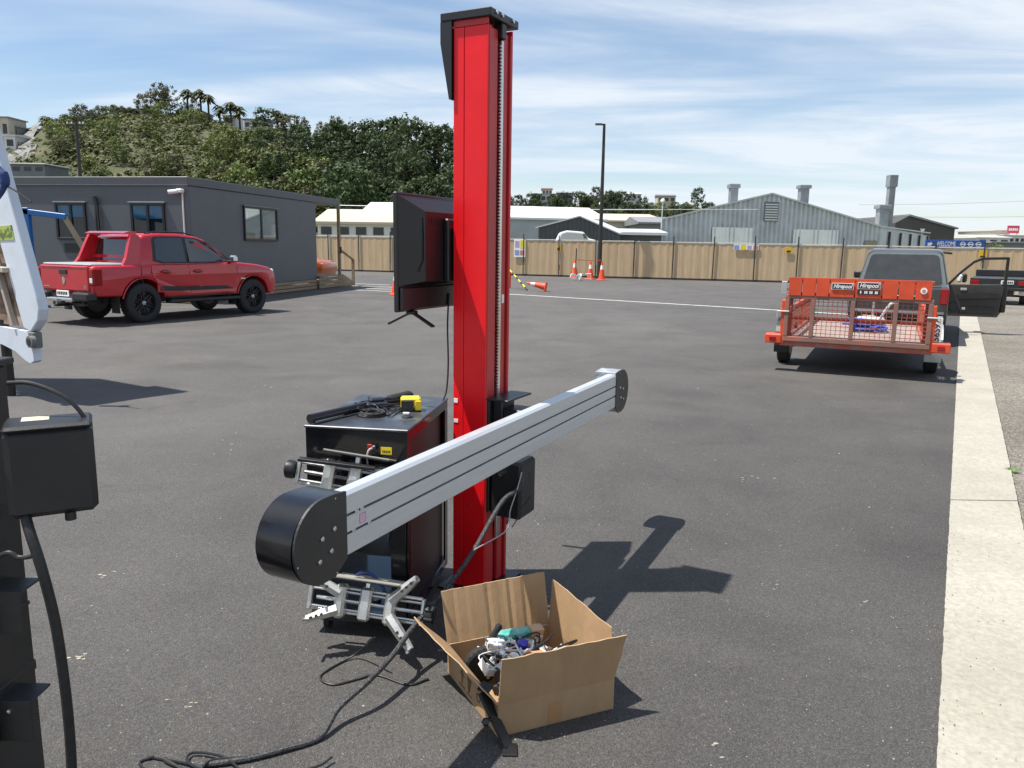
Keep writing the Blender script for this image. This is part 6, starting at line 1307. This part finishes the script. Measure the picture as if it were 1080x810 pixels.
for k in range(5):
    q = [bp(r_.uniform(.05, .5), r_.uniform(.1, .6), r_.uniform(.08, .15)) for _ in range(5)]
    c_ = cable('white_box_wire', 'white wire tangled over the parts in the box', q, .0022, M_WHITEPL, 6, 6); c_['group'] = 'white wires in the box'
# black bracket leaning on the near corner of the box
br = thing('black_clamp_bar', 'flat black metal bar with a round knob leaning on the box corner', 'bar', (.005, 2.305, 0)); 
tp = Vector((-.085, 2.39, .145))-Vector((.005, 2.305, 0)); 
part('bar', M_BLACKPC, br, lambda m: m.beam((0, 0, .004), tp, .046, .010, roll=.3)); mid = tp*.55
part('knob', M_GLOSSBLK, br, lambda m: (m.rod(mid, mid+Vector((-.022, -.035, .006)), .007), m.lathe([(.0, -.013), (.009, -.010), (.014, 0), (.009, .010), (0, .013)], mid+Vector((-.026, -.042, .007)), 'z', 14)))
part('hook', M_BLACKPC, br, lambda m: m.beam(tp, tp+Vector((.02, .03, .012)), .044, .009)); part('foot', M_BLACKPC, br, lambda m: m.box(-.02, .03, -.05, .012, 0, .008, .002))

# ================================================================== black hoist post at the left
hp = thing('hoist_post', 'dark steel hoist post with a bolted control box in the left foreground', 'post', (-1.333, 1.90, 0), 0)
M_POST = mat('satin_dark_steel', (.020, .020, .020), .42, col2=(.035, .034, .032), scale=4, bump=.08, bscale=120)
part('post', M_POST, hp, lambda m: m.box(-.34, .0, -.10, .12, .012, 1.295, .006)); part('base_plate', M_POST, hp, lambda m: m.box(-.44, .08, -.2, .22, 0, .0118, .002)); part('top_plate', M_POST, hp, lambda m: m.box(-.37, .012, -.12, .14, 1.296, 1.312, .003))
part('weld_band', M_POST, hp, lambda m: m.box(-.342, .002, -.104, .122, .425, .455, .003)); part('weld_band', M_POST, hp, lambda m: m.box(-.342, .002, -.104, .122, .62, .632, .003)); part('rivet', M_STEEL, hp, lambda m: m.lathe([(0, -.108), (.007, -.105), (.008, -.1)], (-.03, 0, 1.04), 'y', 10))
MBX = Matrix.Translation((.168, -.01, 0)) @ Matrix.Rotation(.5, 4, 'Z')
cbx = part('control_box', M_BLACKPL, hp, lambda m: m.box(-.088, .105, -.065, .065, .945, 1.165, .014, MBX)); part('lid', M_BLACKPL, cbx, lambda m: m.box(-.0885, .1055, -.0655, .0655, 1.160, 1.176, .007, MBX)); part('label', mat('aged_paper', (.55, .50, .36), .7), cbx, lambda m: m.box(-.05, .01, .0, .05, 1.1761, 1.1770, 0, MBX))
[part('gland', M_BLACKPL, cbx, q) for q in (lambda m: m.lathe([(.0, .925), (.013, .925), (.013, .946)], (.225, -.03, 0), 'z', 10), lambda m: m.lathe([(.0, .93), (.009, .93), (.009, .946)], (.13, -.06, 0), 'z', 10))]; part('standoff', M_POST, hp, lambda m: m.box(.0, .09, -.05, .05, .97, 1.14))
for z in (.62, .315):
    lg = part('lug', M_POST, hp, lambda m: m.box(.0, .088, -.05, -.042, z, z+.115, .002)); part('lug_top', M_POST, lg, lambda m: m.box(.0, .088, -.0415, .04, z+.108, z+.115, .001)); part('lug_bolt', M_STEEL, lg, lambda m: m.lathe([(0, -.057), (.006, -.055), (.007, -.05)], (.03, 0, z+.088), 'y', 8))
cable('power_hose', 'thick black hose running down the hoist post from the control box', [at(24, 530, 1.86), at(30, 556, 1.80), at(44, 600, 1.78), at(58, 655, 1.78), at(68, 720, 1.78), at(74, 780, 1.78), at(77, 840, 1.78), (-1.12, 1.80, .20), (-1.10, 1.80, .012), (-1.2, 1.72, .012)], .0125, M_WIRE, 8, 10)
cable('post_lead', 'black lead arching from the hoist post top into the control box', [at(8, 404, 1.93), at(30, 404, 1.93), at(55, 412, 1.93), at(75, 424, 1.93), at(90, 442, 1.93), at(96, 460, 1.93)], .0055, M_WIRE)
cable('post_clip_lead', 'short black lead clipped across the hoist post below the control box', [at(-10, 592, 1.78), at(8, 583, 1.78), at(20, 588, 1.78), at(34, 586, 1.78), at(38, 580, 1.79)], .006, M_WIRE)

# ------------------------------------------------------------------ finish
bpy.context.view_layer.update()
